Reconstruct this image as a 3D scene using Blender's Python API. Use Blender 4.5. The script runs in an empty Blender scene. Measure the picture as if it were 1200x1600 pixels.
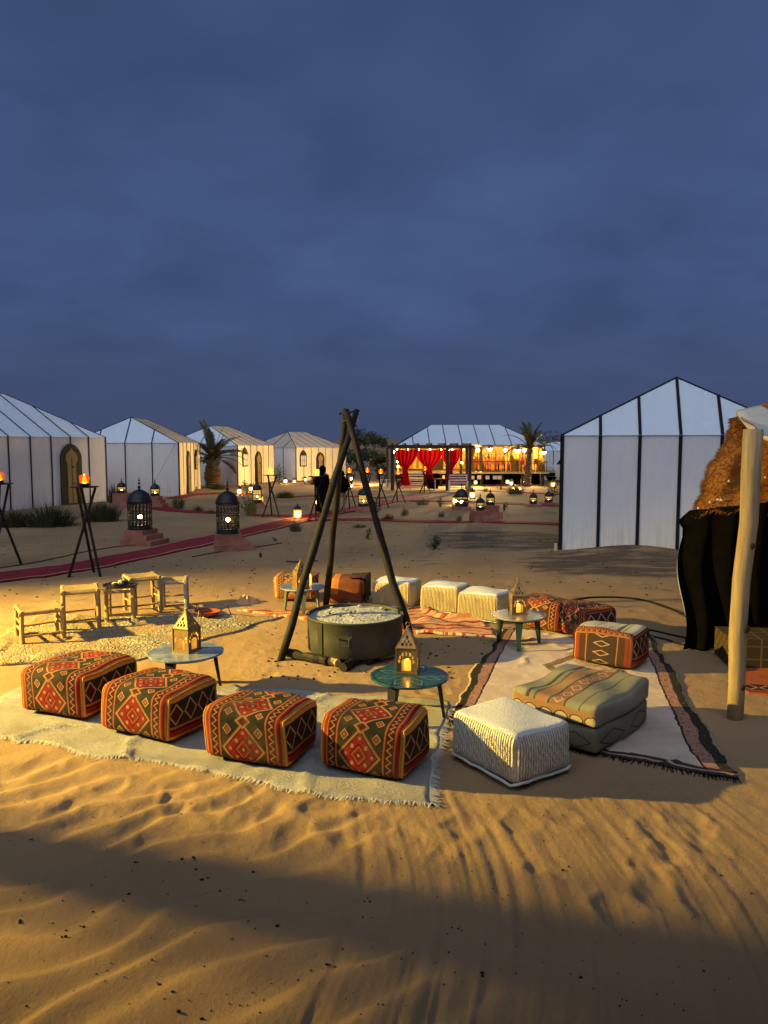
import bpy, bmesh, math, random
import numpy as np
from mathutils import Vector, Matrix

random.seed(7)
PI = math.pi
R = math.radians
SC = bpy.context.scene
COL = SC.collection

# ------------------------------------------------------------------ camera
CAM_H = 2.4
F_PX = 1180.0                      # focal length in pixels of the 1200x1600 photograph
PITCH = math.atan(105.0 / F_PX)
cam_d = bpy.data.cameras.new('camera')
cam_d.sensor_fit = 'VERTICAL'
cam_d.sensor_height = 24.0
cam_d.lens = 24.0 * F_PX / 1600.0
cam_d.clip_start = 0.05
cam_d.clip_end = 3000
cam = bpy.data.objects.new('camera', cam_d)
cam.location = (0, 0, CAM_H)
cam.rotation_euler = (PI / 2 - PITCH, 0, 0)
COL.objects.link(cam)
SC.camera = cam

# ------------------------------------------------------------------ view
SC.view_settings.view_transform = 'Standard'
SC.view_settings.look = 'None'
SC.view_settings.gamma = 1.0
SC.view_settings.exposure = 0.0
SC.view_settings.use_curve_mapping = False
SC.cycles.use_denoising = True
SC.cycles.max_bounces = 6
SC.cycles.diffuse_bounces = 3
SC.cycles.transparent_max_bounces = 12
SC.cycles.sample_clamp_indirect = 4.0

# ------------------------------------------------------------------ world: overcast dusk sky
SUN_ELEV, SUN_AZ = 52.0, 200.0      # soft last light from behind the camera (azimuth from +Y, clockwise)
W = bpy.data.worlds.new('World')
SC.world = W
W.use_nodes = True
nt = W.node_tree
nt.nodes.clear()
def wn(t, **k):
    n = nt.nodes.new(t)
    for a, b in k.items():
        setattr(n, a, b)
    return n
out = wn('ShaderNodeOutputWorld')
bg = wn('ShaderNodeBackground')
sky = wn('ShaderNodeTexSky', sky_type='NISHITA')
sky.sun_disc = False
sky.sun_elevation = R(1.0)
sky.sun_rotation = R(SUN_AZ)
sky.air_density = 1.6
sky.dust_density = 1.0
sky.ozone_density = 4.0
tc = wn('ShaderNodeTexCoord')
sep = wn('ShaderNodeSeparateXYZ')
nt.links.new(tc.outputs['Generated'], sep.inputs[0])
def wm(op, a, b=None):
    n = wn('ShaderNodeMath', operation=op)
    for i, v in enumerate((a, b)):
        if v is None:
            continue
        if isinstance(v, (int, float)):
            n.inputs[i].default_value = v
        else:
            nt.links.new(v, n.inputs[i])
    return n.outputs[0]
zc = wm('ADD', wm('MAXIMUM', sep.outputs[2], 0.0), 0.30)     # cloud layer seen in perspective
comb = wn('ShaderNodeCombineXYZ')
nt.links.new(wm('DIVIDE', sep.outputs[0], zc), comb.inputs[0])
nt.links.new(wm('MULTIPLY', wm('DIVIDE', sep.outputs[1], zc), 1.25), comb.inputs[1])
n1 = wn('ShaderNodeTexNoise')
n1.inputs['Scale'].default_value = 3.0
n1.inputs['Detail'].default_value = 5.0
n1.inputs['Roughness'].default_value = 0.5
n1.inputs['Distortion'].default_value = 0.35
nt.links.new(comb.outputs[0], n1.inputs['Vector'])
n2 = wn('ShaderNodeTexNoise')
n2.inputs['Scale'].default_value = 0.7
n2.inputs['Detail'].default_value = 3.0
nt.links.new(comb.outputs[0], n2.inputs['Vector'])
cl = wm('ADD', wm('MULTIPLY', n1.outputs[0], 0.5), wm('MULTIPLY', n2.outputs[0], 0.5))
# soft glow of the cloud sheet half way up, dimmer towards the horizon haze and overhead
el = sep.outputs[2]
mr = wn('ShaderNodeMapRange', interpolation_type='SMOOTHSTEP')
nt.links.new(el, mr.inputs[0])
mr.inputs[1].default_value = -0.02
mr.inputs[2].default_value = 0.2
mr2 = wn('ShaderNodeMapRange', interpolation_type='SMOOTHSTEP')
nt.links.new(el, mr2.inputs[0])
mr2.inputs[1].default_value = 0.22
mr2.inputs[2].default_value = 0.62
ramp = wn('ShaderNodeValToRGB')
nt.links.new(cl, ramp.inputs[0])
ramp.color_ramp.elements[0].position = 0.27
ramp.color_ramp.elements[0].color = (0.037, 0.064, 0.154, 1)
ramp.color_ramp.elements[1].position = 0.75
ramp.color_ramp.elements[1].color = (0.078, 0.127, 0.285, 1)
def wmix(fac, a, b, mode='MIX'):
    n = wn('ShaderNodeMix', data_type='RGBA', blend_type=mode)
    for s, v in ((n.inputs[0], fac), (n.inputs[6], a), (n.inputs[7], b)):
        if isinstance(v, (int, float)):
            s.default_value = v
        elif isinstance(v, tuple):
            s.default_value = v
        else:
            nt.links.new(v, s)
    return n.outputs[2]
hz = wmix(mr.outputs[0], (0.054, 0.076, 0.152, 1), ramp.outputs[0])
up = wmix(wm('MULTIPLY', mr2.outputs[0], 0.45), hz, (0.033, 0.054, 0.124, 1))
skyd = wmix(1.0, sky.outputs[0], (0.06, 0.06, 0.06, 1), 'MULTIPLY')
full = wmix(0.06, up, skyd)
nt.links.new(full, bg.inputs[0])
bg.inputs[1].default_value = 1.0
nt.links.new(bg.outputs[0], out.inputs[0])

# ------------------------------------------------------------------ sun: what is left of the daylight behind the clouds
sun_d = bpy.data.lights.new('sun', 'SUN')
sun_d.energy = 1.3
sun_d.angle = R(70)
sun_d.color = (0.80, 0.89, 1.0)
sun = bpy.data.objects.new('sun', sun_d)
_d = Vector((math.sin(R(SUN_AZ)) * math.cos(R(SUN_ELEV)), math.cos(R(SUN_AZ)) * math.cos(R(SUN_ELEV)), math.sin(R(SUN_ELEV))))
sun.rotation_euler = _d.to_track_quat('Z', 'Y').to_euler()
sun.location = _d * 60
COL.objects.link(sun)

# flood lamp standing out of frame to the left (its fixture is built below)
FLOOD = Vector((-13.0, 7.2, 4.7))
FLOOD_W = 56000.0
FLOOD_COL = (1.0, 0.70, 0.13)

# ------------------------------------------------------------------ pixel -> place helpers
_fw = Vector((0, math.cos(PITCH), -math.sin(PITCH)))
_up = Vector((0, math.sin(PITCH), math.cos(PITCH)))
def ray(px, py):
    return _fw + Vector((1, 0, 0)) * ((px - 600) / F_PX) + _up * ((800 - py) / F_PX)
def G(px, py, z=0.0):
    r = ray(px, py)
    t = (z - CAM_H) / r.z
    return Vector((r.x * t, r.y * t, z))
def D(px, py, y):
    r = ray(px, py)
    t = y / r.y
    return Vector((r.x * t, y, CAM_H + r.z * t))

# ------------------------------------------------------------------ node expression helper
class X:
    """a scalar socket that can be added, multiplied, compared"""
    def __init__(s, nt, v): s.nt, s.v = nt, v
    def _op(s, op, *a):
        n = s.nt.nodes.new('ShaderNodeMath'); n.operation = op
        for i, v in enumerate((s,) + a):
            if isinstance(v, X): v = v.v
            if isinstance(v, (int, float)): n.inputs[i].default_value = v
            else: s.nt.links.new(v, n.inputs[i])
        return X(s.nt, n.outputs[0])
    def __add__(s, o): return s._op('ADD', o)
    __radd__ = __add__
    def __sub__(s, o): return s._op('SUBTRACT', o)
    def __rsub__(s, o): return (s * -1.0) + o
    def __mul__(s, o): return s._op('MULTIPLY', o)
    __rmul__ = __mul__
    def __truediv__(s, o): return s._op('DIVIDE', o)
    def __lt__(s, o): return s._op('LESS_THAN', o)
    def __gt__(s, o): return s._op('GREATER_THAN', o)
    def abs(s): return s._op('ABSOLUTE')
    def fr(s): return s._op('FRACT')
    def fl(s): return s._op('FLOOR')
    def sin(s): return s._op('SINE')
    def mn(s, o): return s._op('MINIMUM', o)
    def mx(s, o): return s._op('MAXIMUM', o)
    def near(s, c, w): return (s - c).abs() < w

class Mat:
    def __init__(s, name, rough=0.85, spec=0.25, metal=0.0):
        s.m = bpy.data.materials.new(name); s.m.use_nodes = True
        s.nt = s.m.node_tree
        s.b = s.nt.nodes['Principled BSDF']
        s.b.inputs['Roughness'].default_value = rough
        s.b.inputs['Specular IOR Level'].default_value = spec
        s.b.inputs['Metallic'].default_value = metal
    def n(s, t, **k):
        n = s.nt.nodes.new(t)
        for a, b in k.items(): setattr(n, a, b)
        return n
    def x(s, v): return X(s.nt, v)
    def coords(s, which='Object'):
        if not hasattr(s, 'tc'): s.tc = s.n('ShaderNodeTexCoord')
        return s.tc.outputs[which]
    def xyz(s, which='Object'):
        q = s.n('ShaderNodeSeparateXYZ'); s.nt.links.new(s.coords(which), q.inputs[0])
        return [X(s.nt, o) for o in q.outputs]
    def noise(s, scale, detail=3, which='Object', rough=0.5, dist=0.0, stretch=None):
        n = s.n('ShaderNodeTexNoise'); n.inputs['Scale'].default_value = scale
        n.inputs['Detail'].default_value = detail; n.inputs['Roughness'].default_value = rough
        n.inputs['Distortion'].default_value = dist
        v = s.coords(which)
        if stretch:
            mp = s.n('ShaderNodeMapping'); mp.inputs['Scale'].default_value = stretch
            s.nt.links.new(v, mp.inputs[0]); v = mp.outputs[0]
        s.nt.links.new(v, n.inputs['Vector'])
        return X(s.nt, n.outputs[0])
    def mix(s, fac, a, b, mode='MIX'):
        n = s.n('ShaderNodeMix', data_type='RGBA', blend_type=mode)
        for sk, v in ((n.inputs[0], fac), (n.inputs[6], a), (n.inputs[7], b)):
            if isinstance(v, X): v = v.v
            if isinstance(v, (int, float)): sk.default_value = v
            elif isinstance(v, (tuple, list)): sk.default_value = tuple(v[:3]) + (1,)
            else: s.nt.links.new(v, sk)
        return n.outputs[2]
    def color(s, v):
        if isinstance(v, (tuple, list)): s.b.inputs['Base Color'].default_value = tuple(v[:3]) + (1,)
        else: s.nt.links.new(v, s.b.inputs['Base Color'])
    def bump(s, h, strength=0.4, dist=0.01):
        n = s.n('ShaderNodeBump'); n.inputs['Strength'].default_value = strength
        n.inputs['Distance'].default_value = dist
        s.nt.links.new(h.v if isinstance(h, X) else h, n.inputs['Height'])
        if hasattr(s, 'lastbump'): s.nt.links.new(s.lastbump, n.inputs['Normal'])
        s.lastbump = n.outputs[0]
        s.nt.links.new(n.outputs[0], s.b.inputs['Normal'])
    def rough(s, h): s.nt.links.new(h.v, s.b.inputs['Roughness'])

def sc(c, k): return tuple(min(1, v * k) for v in c[:3])

def pmat(name, col, rough=0.85, var=0.2, scale=6, bump=0.35, bscale=70, bdist=0.004, spec=0.25, metal=0.0, stretch=None, dirt=None):
    m = Mat(name, rough, spec, metal)
    n = m.noise(scale, 4, stretch=stretch)
    nn = ((n - 0.5) * 1.8 + 0.5)
    c = m.mix(nn, sc(col, 1 - var), sc(col, 1 + var))
    if dirt:
        d = m.noise(2.3, 5, rough=0.65)
        c = m.mix(((d - 0.5) * 3.0).mx(0.0).mn(1.0) * dirt[1], c, dirt[0])
    m.color(c)
    if bump: m.bump(m.noise(bscale, 4, stretch=stretch), bump, bdist)
    return m.m

def emat(name, col, strength):
    m = Mat(name)
    m.color(col)
    m.b.inputs['Emission Color'].default_value = tuple(col[:3]) + (1,)
    m.b.inputs['Emission Strength'].default_value = strength
    return m.m

# ------------------------------------------------------------------ mesh builder
class MB:
    def __init__(s): s.v = []; s.f = []; s.uv = None; s.smooth = False
    def add(s, vs, fs):
        o = len(s.v); s.v += [tuple(p) for p in vs]; s.f += [tuple(i + o for i in f) for f in fs]; return s
    def box(s, c, d, rz=0.0, taper=1.0, rot=None):
        x, y, z = d[0] / 2, d[1] / 2, d[2] / 2
        pts = [(-x, -y, -z), (x, -y, -z), (x, y, -z), (-x, y, -z),
               (-x * taper, -y * taper, z), (x * taper, -y * taper, z), (x * taper, y * taper, z), (-x * taper, y * taper, z)]
        m = rot if rot is not None else Matrix.Rotation(rz, 3, 'Z')
        c = Vector(c)
        return s.add([c + m @ Vector(p) for p in pts], [(0, 3, 2, 1), (4, 5, 6, 7), (0, 1, 5, 4), (1, 2, 6, 5), (2, 3, 7, 6), (3, 0, 4, 7)])
    def bar(s, a, b, w, h, up=(0, 0, 1)):
        a, b = Vector(a), Vector(b); d = b - a
        if d.length < 1e-6: return s
        dn = d.normalized(); u = Vector(up)
        if abs(dn.dot(u)) > 0.97: u = Vector((1, 0, 0))
        sx = dn.cross(u).normalized() * (w / 2); sz = sx.cross(dn).normalized() * (h / 2)
        pts = [a - sx - sz, a + sx - sz, a + sx + sz, a - sx + sz, b - sx - sz, b + sx - sz, b + sx + sz, b - sx + sz]
        return s.add(pts, [(0, 3, 2, 1), (4, 5, 6, 7), (0, 1, 5, 4), (1, 2, 6, 5), (2, 3, 7, 6), (3, 0, 4, 7)])
    def tube(s, pts, rad, n=8, cap=True, wob=0.0):
        pts = [Vector(p) for p in pts]
        if not isinstance(rad, (list, tuple)): rad = [rad] * len(pts)
        o = len(s.v); t0 = (pts[1] - pts[0]).normalized()
        u = t0.orthogonal().normalized()
        for i, p in enumerate(pts):
            t = (pts[min(i + 1, len(pts) - 1)] - pts[max(i - 1, 0)]).normalized()
            u = (u - t * u.dot(t)).normalized(); w = t.cross(u)
            for k in range(n):
                a = 2 * PI * k / n
                rr = rad[i] * (1 + wob * random.uniform(-1, 1))
                s.v.append(tuple(p + (u * math.cos(a) + w * math.sin(a)) * rr))
        for i in range(len(pts) - 1):
            for k in range(n):
                s.f.append((o + i * n + k, o + i * n + (k + 1) % n, o + (i + 1) * n + (k + 1) % n, o + (i + 1) * n + k))
        if cap:
            s.f.append(tuple(o + k for k in range(n))[::-1]); e = o + (len(pts) - 1) * n
            s.f.append(tuple(e + k for k in range(n)))
        return s
    def lathe(s, prof, n=16, c=(0, 0, 0), cap=True):
        o = len(s.v)
        for r, z in prof:
            for k in range(n):
                a = 2 * PI * k / n
                s.v.append((c[0] + r * math.cos(a), c[1] + r * math.sin(a), c[2] + z))
        for i in range(len(prof) - 1):
            for k in range(n):
                s.f.append((o + i * n + k, o + i * n + (k + 1) % n, o + (i + 1) * n + (k + 1) % n, o + (i + 1) * n + k))
        if cap:
            s.f.append(tuple(o + k for k in range(n))[::-1]); e = o + (len(prof) - 1) * n
            s.f.append(tuple(e + k for k in range(n)))
        return s
    def sphere(s, c, r, n=8, m=6, sq=(1, 1, 1)):
        prof = [(max(1e-4, r * math.sin(PI * i / m)), -r * math.cos(PI * i / m)) for i in range(m + 1)]
        o = len(s.v); s.lathe(prof, n)
        for i in range(o, len(s.v)):
            p = s.v[i]; s.v[i] = (c[0] + p[0] * sq[0], c[1] + p[1] * sq[1], c[2] + p[2] * sq[2])
        return s
    def prism(s, poly, fn, t0, t1):
        """poly: 2d outline, fn(a,b,t) -> point; extruded from t0 to t1"""
        n = len(poly)
        return s.add([fn(a, b, t0) for a, b in poly] + [fn(a, b, t1) for a, b in poly],
                     [tuple(range(n))[::-1], tuple(range(n, 2 * n))] + [(i, (i + 1) % n, n + (i + 1) % n, n + i) for i in range(n)])
    def ring(s, outer, inner, fn, t0, t1):
        """band between two outlines with the same number of points, extruded"""
        n = len(outer)
        V = [fn(a, b, t) for t in (t0, t1) for P in (outer, inner) for a, b in P]
        Fc = []
        for i in range(n - 1 if s_open(outer) else n):
            j = (i + 1) % n
            Fc += [(i, j, n + j, n + i), (2 * n + i, 3 * n + i, 3 * n + j, 2 * n + j), (i, 2 * n + i, 2 * n + j, j), (n + i, n + j, 3 * n + j, 3 * n + i)]
        return s.add(V, Fc)
    def grid(s, fn, nu, nv, keepuv=False):
        o = len(s.v)
        for j in range(nv + 1):
            for i in range(nu + 1): s.v.append(tuple(fn(i / nu, j / nv)))
        for j in range(nv):
            for i in range(nu):
                a = o + j * (nu + 1) + i
                s.f.append((a, a + 1, a + nu + 2, a + nu + 1))
        return s
    def build(s, name, mat, parent=None, smooth=False, uv=None, loc=None):
        me = bpy.data.meshes.new(name); me.from_pydata(s.v, [], s.f); me.update()
        if uv is not None:
            l = me.uv_layers.new(name='UVMap')
            vi = np.empty(len(me.loops), dtype=np.int32); me.loops.foreach_get('vertex_index', vi)
            l.data.foreach_set('uv', np.array(uv, dtype=np.float32)[vi].ravel())
        if smooth: me.polygons.foreach_set('use_smooth', [True] * len(me.polygons))
        if mat is not None: me.materials.append(mat)
        return link(name, me, parent, loc)
def s_open(o): return False

def link(name, me, parent=None, loc=None):
    o = bpy.data.objects.new(name, me); COL.objects.link(o)
    if parent is not None: o.parent = parent
    if loc is not None: o.location = loc
    return o
def tag(o, label=None, cat=None, group=None, kind=None):
    if label: o['label'] = label
    if cat: o['category'] = cat
    if group: o['group'] = group
    if kind: o['kind'] = kind
    return o
def thing(name, label, cat, loc=(0, 0, 0), rz=0.0, group=None):
    o = bpy.data.objects.new(name, None); COL.objects.link(o)
    o.location = loc; o.rotation_euler = (0, 0, rz); o.empty_display_size = 0.1
    return tag(o, label, cat, group)
def copy_tree(o, parent=None):
    c = o.copy(); COL.objects.link(c); c.parent = parent
    for ch in list(o.children):
        if ch.name in bpy.data.objects: copy_tree(ch, c)
    return c
def dup(root, loc, rz, label, scale=1.0):
    c = copy_tree(root)
    c.location = loc; c.rotation_euler = (0, 0, rz); c.scale = (scale,) * 3
    c['label'] = label
    return c

# ------------------------------------------------------------------ value noise on arrays
def vnoise(x, y, seed=0):
    x = np.asarray(x, dtype=np.float64); y = np.asarray(y, dtype=np.float64)
    xi = np.floor(x).astype(np.int64); yi = np.floor(y).astype(np.int64)
    xf = x - xi; yf = y - yi
    u = xf * xf * (3 - 2 * xf); v = yf * yf * (3 - 2 * yf)
    def h(a, b):
        n = (a * 374761393 + b * 668265263 + seed * 974634917) & 0x7fffffff
        n = ((n ^ (n >> 13)) * 1274126177) & 0x7fffffff
        n = (n ^ (n >> 16)) & 0xffff
        return n / 65535.0
    return (h(xi, yi) * (1 - u) + h(xi + 1, yi) * u) * (1 - v) + (h(xi, yi + 1) * (1 - u) + h(xi + 1, yi + 1) * u) * v
def fbm(x, y, seed=0, o=4):
    r = 0; a = 0.5; t = 0
    for i in range(o):
        r = r + a * vnoise(x * 2 ** i, y * 2 ** i, seed + i * 17); t += a; a *= 0.5
    return r / t
def smooth(a, b, x):
    t = np.clip((x - a) / (b - a), 0, 1); return t * t * (3 - 2 * t)

# ================================================================== GROUND
FOOT = [(730,1295,.11,.035),(640,1294,.09,.03),(815,1282,.1,.03),(888,1279,.09,.03),(1072,1276,.1,.035),(1040,1298,.12,.04),(1092,1302,.13,.04),
        (1050,1335,.1,.04),(1013,1350,.1,.04),(1022,1393,.11,.045),(968,1427,.1,.045),(820,1452,.09,.03),(845,1352,.07,.03),(700,1325,.08,.025),
        (65,1198,.13,.03),(175,1228,.1,.035),(272,1241,.09,.03),(355,1247,.1,.035),(440,1272,.1,.035),(525,1298,.11,.035),(332,1268,.09,.03),
        (292,1253,.08,.03),(508,1258,.1,.05),(105,1262,.11,.03),(18,1216,.16,.035),(395,1240,.12,.025),(230,1215,.1,.02),(470,1310,.12,.02),
        (960,1500,.1,.02),(1110,1420,.1,.02),(560,1330,.1,.02),(250,1300,.12,.02),(90,1240,.1,.02),(610,1290,.09,.02),(380,1300,.11,.02),
        (930,955,.16,.02),(690,1080,.08,.03),(660,1085,.07,.03),(640,1095,.07,.02),(715,1065,.06,.02),(340,1100,.1,.01)]
FOOTW = [(G(a, b), c, d) for a, b, c, d in FOOT]
random.seed(31)
for k in range(70):                        # trodden sand around the seats and the fire
    px, py = random.uniform(0, 1150), random.uniform(868, 1000)
    FOOTW.append((G(px, py), random.uniform(.09, .17), random.uniform(.012, .03)))
for k in range(26):
    px, py = random.uniform(380, 760), random.uniform(985, 1070)
    FOOTW.append((G(px, py), random.uniform(.06, .11), random.uniform(.012, .025)))

def ground_h(x, y):
    x = np.asarray(x, dtype=np.float64); y = np.asarray(y, dtype=np.float64)
    near = smooth(60, 20, y)
    h = (fbm(x * .35, y * .35, 3, 3) - .5) * .10 * near
    seat = smooth(5.4, 3.6, np.hypot((x + .2) * .85, y - 8.0) - 1.2)
    h = h * (1 - .75 * seat)
    lump = (fbm(x * 2.1, y * 2.1, 9, 3) - .5)
    h = h + lump * .05 * smooth(22, 10, y) * (1 - .65 * seat)
    tr = smooth(4.1, 4.6, y) * smooth(13, 8, y) * (1 - .5 * seat)
    h = h + ((fbm(x * 8, y * 8, 211, 3) - .5) * .022 - np.abs(fbm(x * 5, y * 5, 223, 2) - .5) * .02) * tr
    # wind ripples, lower left
    wx = x + .34 * (fbm(x * 1.5, y * 1.5, 21, 2) - .5) * 2
    wy = y + .36 * (fbm(x * 1.3, y * 1.3, 33, 2) - .5) * 2
    ph = (-.70 * wx + .72 * wy) / .31
    fr_ = ph - np.floor(ph)
    saw = np.where(fr_ < .7, fr_ / .7, (1 - fr_) / .3)
    saw = saw * saw * (3 - 2 * saw)
    edge = .15 + .5 * (fbm(x * .9, y * .9, 5, 2) - .5)
    m_r = smooth(edge + .45, edge - .55, x + (y - 3.6) * .35) * smooth(5.2, 4.3, y + .25 * x)
    amp = .025 + .016 * (fbm(x * 1.7, y * 1.7, 44, 2) - .5) * 2
    h = h + (saw - .5) * amp * m_r
    m_r2 = smooth(4.0, 4.5, y) * smooth(6.4, 5.4, y) * smooth(.6, -.6, x)
    h = h + (saw - .5) * .010 * m_r2
    # raked drag marks, lower right
    s = x - .16 * np.sin((y - 2.6) * 1.5) - .10 * (y - 3.5) + .05 * (fbm(x * 1.2, y * .8, 61, 2) - .5)
    rk = (fbm(s * 17, y * .55, 71, 3) - .5) * .010 + (fbm(s * 43, y * .7, 78, 2) - .5) * .010
    for c, w, d in ((.42, .035, .03), (.50, .03, .022), (.12, .03, .018), (.86, .03, .018), (.30, .02, .012), (-.16, .03, .012), (1.2, .025, .012), (.66, .02, .012), (-.32, .03, .02)):
        h = h - .30 * d * np.exp(-((s - c - .04 * np.sin(y * 2.3 + c * 9)) / w) ** 2) * smooth(2.2, 2.9, y) * smooth(5.2, 4.7, y) * (.55 + .9 * (fbm(s * 0 + c * 9, y * 1.1, 91, 2)))
    m_k = smooth(-.5, .1, x + .25 * (fbm(x * 2, y * 2, 13, 2) - .5)) * smooth(5.45, 5.0, y) * smooth(3.0, 2.2, x)
    h = h + rk * m_k
    # footprints
    fwx = .09 * (fbm(x * 5, y * 5, 301, 2) - .5) * 2; fwy = .09 * (fbm(x * 5 + 40, y * 5, 302, 2) - .5) * 2
    for (p, r, d) in FOOTW:
        dx = (x - p.x + fwx); dy = (y - p.y + fwy); d = d * .42
        if np.ndim(dx) == 0 and (abs(float(dx)) > .6 or abs(float(dy)) > .6): continue
        q = np.sqrt((dx / r) ** 2 + (dy / (r * 1.5)) ** 2 + 1e-9)
        h = h - d * np.exp(-(q ** 2) * 1.6) + d * .45 * np.exp(-((q - 1.25) / .35) ** 2)
    # sand heaped against the near white tent
    h = h + .16 * np.exp(-((x - 5.6) / 1.6) ** 2 - ((y - 16.6) / .55) ** 2)
    # far low dunes
    dn = smooth(70, 150, y) * (1.1 + 2.2 * fbm(x * .012 + 3, y * .02, 101, 4)) + smooth(62, 90, y) * .5 * fbm(x * .05, y * .08, 107, 3)
    h = h + dn * smooth(-20, 20, y)
    bank = 1.5 * np.exp(-((x + 3) / 7.0) ** 2) * smooth(58, 72, y)
    h = h + bank
    return h
def gz(x, y): return float(ground_h(np.array([x]), np.array([y]))[0])
def on(px, py):
    p = G(px, py); p.z = gz(p.x, p.y); return p
def onw(x, y): return Vector((x, y, gz(x, y)))

def sand_material():
    m = Mat('sand', 0.95, 0.12)
    a = m.noise(.5, 5); b = m.noise(9, 5, rough=.6); c = m.noise(230, 2)
    col = m.mix(((a - .5) * 2.2 + .5).mx(0).mn(1), (.262, .162, .080), (.365, .240, .124))
    col = m.mix(((b - .5) * 2 + .5).mx(0).mn(1) * .35, col, (.27, .175, .09))
    col = m.mix(((c - .62) * 6).mx(0).mn(1) * .35, col, (.10, .065, .04))
    x, y, z = m.xyz()
    # darker stony soil beside the near tent and along the carpet, wet/grey patches
    st = m.noise(1.3, 6, rough=.7, stretch=(.55, 2.2, 1))
    k1 = (1.0 - ((x - 5.0) / 2.4).abs()).mx(0) * (1.0 - ((y - 15.2) / 1.7).abs()).mx(0)
    k2 = (1.0 - ((x - 3.0) / 2.1).abs()).mx(0) * (1.0 - ((y - 19.0) / 2.2).abs()).mx(0)
    k3 = (y > 11.0) * .16
    kk = ((st - .60 + (k1 * 1.2).mn(.22) + (k2 * 1.2).mn(.2) + k3 * .12) * 7).mx(0).mn(1) * (y > 10.5)
    col = m.mix(kk * .8, col, (.055, .045, .04))
    # scattered charcoal crumbs round the fire
    ch = m.noise(16, 2); d2 = (((x + .15) / 1.9) * ((x + .15) / 1.9) + ((y - 8.3) / 1.9) * ((y - 8.3) / 1.9))
    col = m.mix(((ch - .66) * 12).mx(0).mn(1) * (1.0 - d2).mx(0).mn(1), col, (.03, .025, .02))
    m.color(col)
    m.bump(m.noise(20, 7, rough=.75), .5, .028)
    m.bump(c, .4, .005)
    return m.m
def build_ground():
    ys = list(np.linspace(-45, 1.2, 16)[:-1]) + list(np.geomspace(1.2, 7.5, 400)[:-1]) + list(np.geomspace(7.5, 22, 210)[:-1]) + list(np.geomspace(22, 1400, 110))
    ys = np.array(ys)
    s = np.concatenate([[-22, -9, -4.5, -2.4, -1.7, -1.3], np.linspace(-1.08, 1.08, 560), [1.3, 1.7, 2.4, 4.5, 9, 22]])
    half = 1.0 + .62 * np.maximum(ys, 1.2)
    Xg = s[None, :] * half[:, None]; Yg = np.repeat(ys[:, None], len(s), 1)
    Z = ground_h(Xg.ravel(), Yg.ravel())
    V = np.stack([Xg.ravel(), Yg.ravel(), Z], 1).astype(np.float32)
    nr, ncol = Xg.shape
    i = np.arange(nr - 1)[:, None] * ncol + np.arange(ncol - 1)[None, :]
    Fc = np.stack([i, i + 1, i + ncol + 1, i + ncol], -1).reshape(-1, 4)
    me = bpy.data.meshes.new('sand_ground')
    me.vertices.add(len(V)); me.vertices.foreach_set('co', V.ravel())
    me.loops.add(Fc.size); me.loops.foreach_set('vertex_index', Fc.ravel().astype(np.int32))
    me.polygons.add(len(Fc)); me.polygons.foreach_set('loop_start', np.arange(0, Fc.size, 4, dtype=np.int32))
    me.polygons.foreach_set('use_smooth', np.ones(len(Fc), dtype=bool))
    me.update(calc_edges=True)
    me.materials.append(sand_material())
    o = link('sand_ground', me)
    tag(o, 'rippled orange desert sand with footprints and drag marks', 'ground', kind='structure')
build_ground()

# ------------------------------------------------------------------ shared materials
M = {}
def canvas_mat(name, col, dirt):
    m = Mat(name, .75, .2)
    x, y, z = m.xyz()
    n = m.noise(1.3, 4); st = m.noise(2.2, 5, rough=.65, stretch=(5, 5, .5)); sp = m.noise(3.5, 5, rough=.7)
    c = m.mix(n, sc(col, .93), sc(col, 1.05))
    low = (1.0 - (z / .9)).mx(0).mn(1)
    c = m.mix((((st - .45) * 4).mx(0).mn(1) * (low * .55 + .04) + ((sp - .55) * 5).mx(0).mn(1) * low * .4).mn(.8), c, dirt)
    m.color(c)
    m.bump(m.noise(1.5, 4, stretch=(3, 3, .55), dist=.6), .32, .09)
    m.bump(m.noise(7, 4, dist=.8), .25, .012)
    m.bump(m.noise(230, 2), .15, .002)
    return m.m
M['canvas'] = canvas_mat('white_canvas', (.80, .79, .78), (.36, .32, .26))
M['canvas_near'] = canvas_mat('white_canvas_sheet', (.76, .76, .77), (.40, .36, .30))
M['canvas_roof'] = canvas_mat('sky_tinted_roof_canvas', (.72, .79, .86), (.5, .52, .54))  # blue of the sky light is tinted into the roof colour
M['cream_cloth'] = pmat('cream_cloth', (.80, .69, .47), .85, .07, 2, .25, 160, .003)  # cream cloth, with the lamplight's warmth also put into its colour
M['lamp_tinted_roof'] = pmat('lamp_tinted_roof_cloth', (.56, .46, .35), .85, .1, 1.5, .25, 120, .003)  # warm lamplight on the roof slopes is painted in as tan
M['offrope'] = pmat('jute_rope', (.40, .32, .22), .9, .2, 9)
M['seam_thin'] = pmat('brown_stitching', (.16, .12, .08), .8, .2, 5, .2, 150)
M['seam'] = pmat('black_webbing', (.007, .007, .008), .7, .2, 5, .2, 150)
M['black_iron'] = pmat('black_iron', (.012, .012, .013), .5, .3, 9, .25, 40, spec=.4)
M['charred'] = pmat('charred_wood', (.011, .009, .0075), .7, .4, 7, .6, 26, .006, stretch=(6, 6, .8))
M['darkwood'] = pmat('dark_wood', (.045, .028, .018), .65, .35, 5, .3, 40)
M['paleposts'] = pmat('peeled_wood', (.36, .26, .14), .7, .3, 5, .4, 22, .006, stretch=(7, 7, .6))
M['rawwood'] = pmat('raw_stick_wood', (.33, .22, .10), .7, .25, 9, .35, 30, .004)
M['greywood'] = pmat('weathered_stick_wood', (.34, .32, .28), .75, .25, 9, .35, 30, .004)
M['woven'] = pmat('woven_reed', (.30, .20, .085), .85, .4, 30, .6, 90, .006, stretch=(1, 5, 1))
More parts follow.
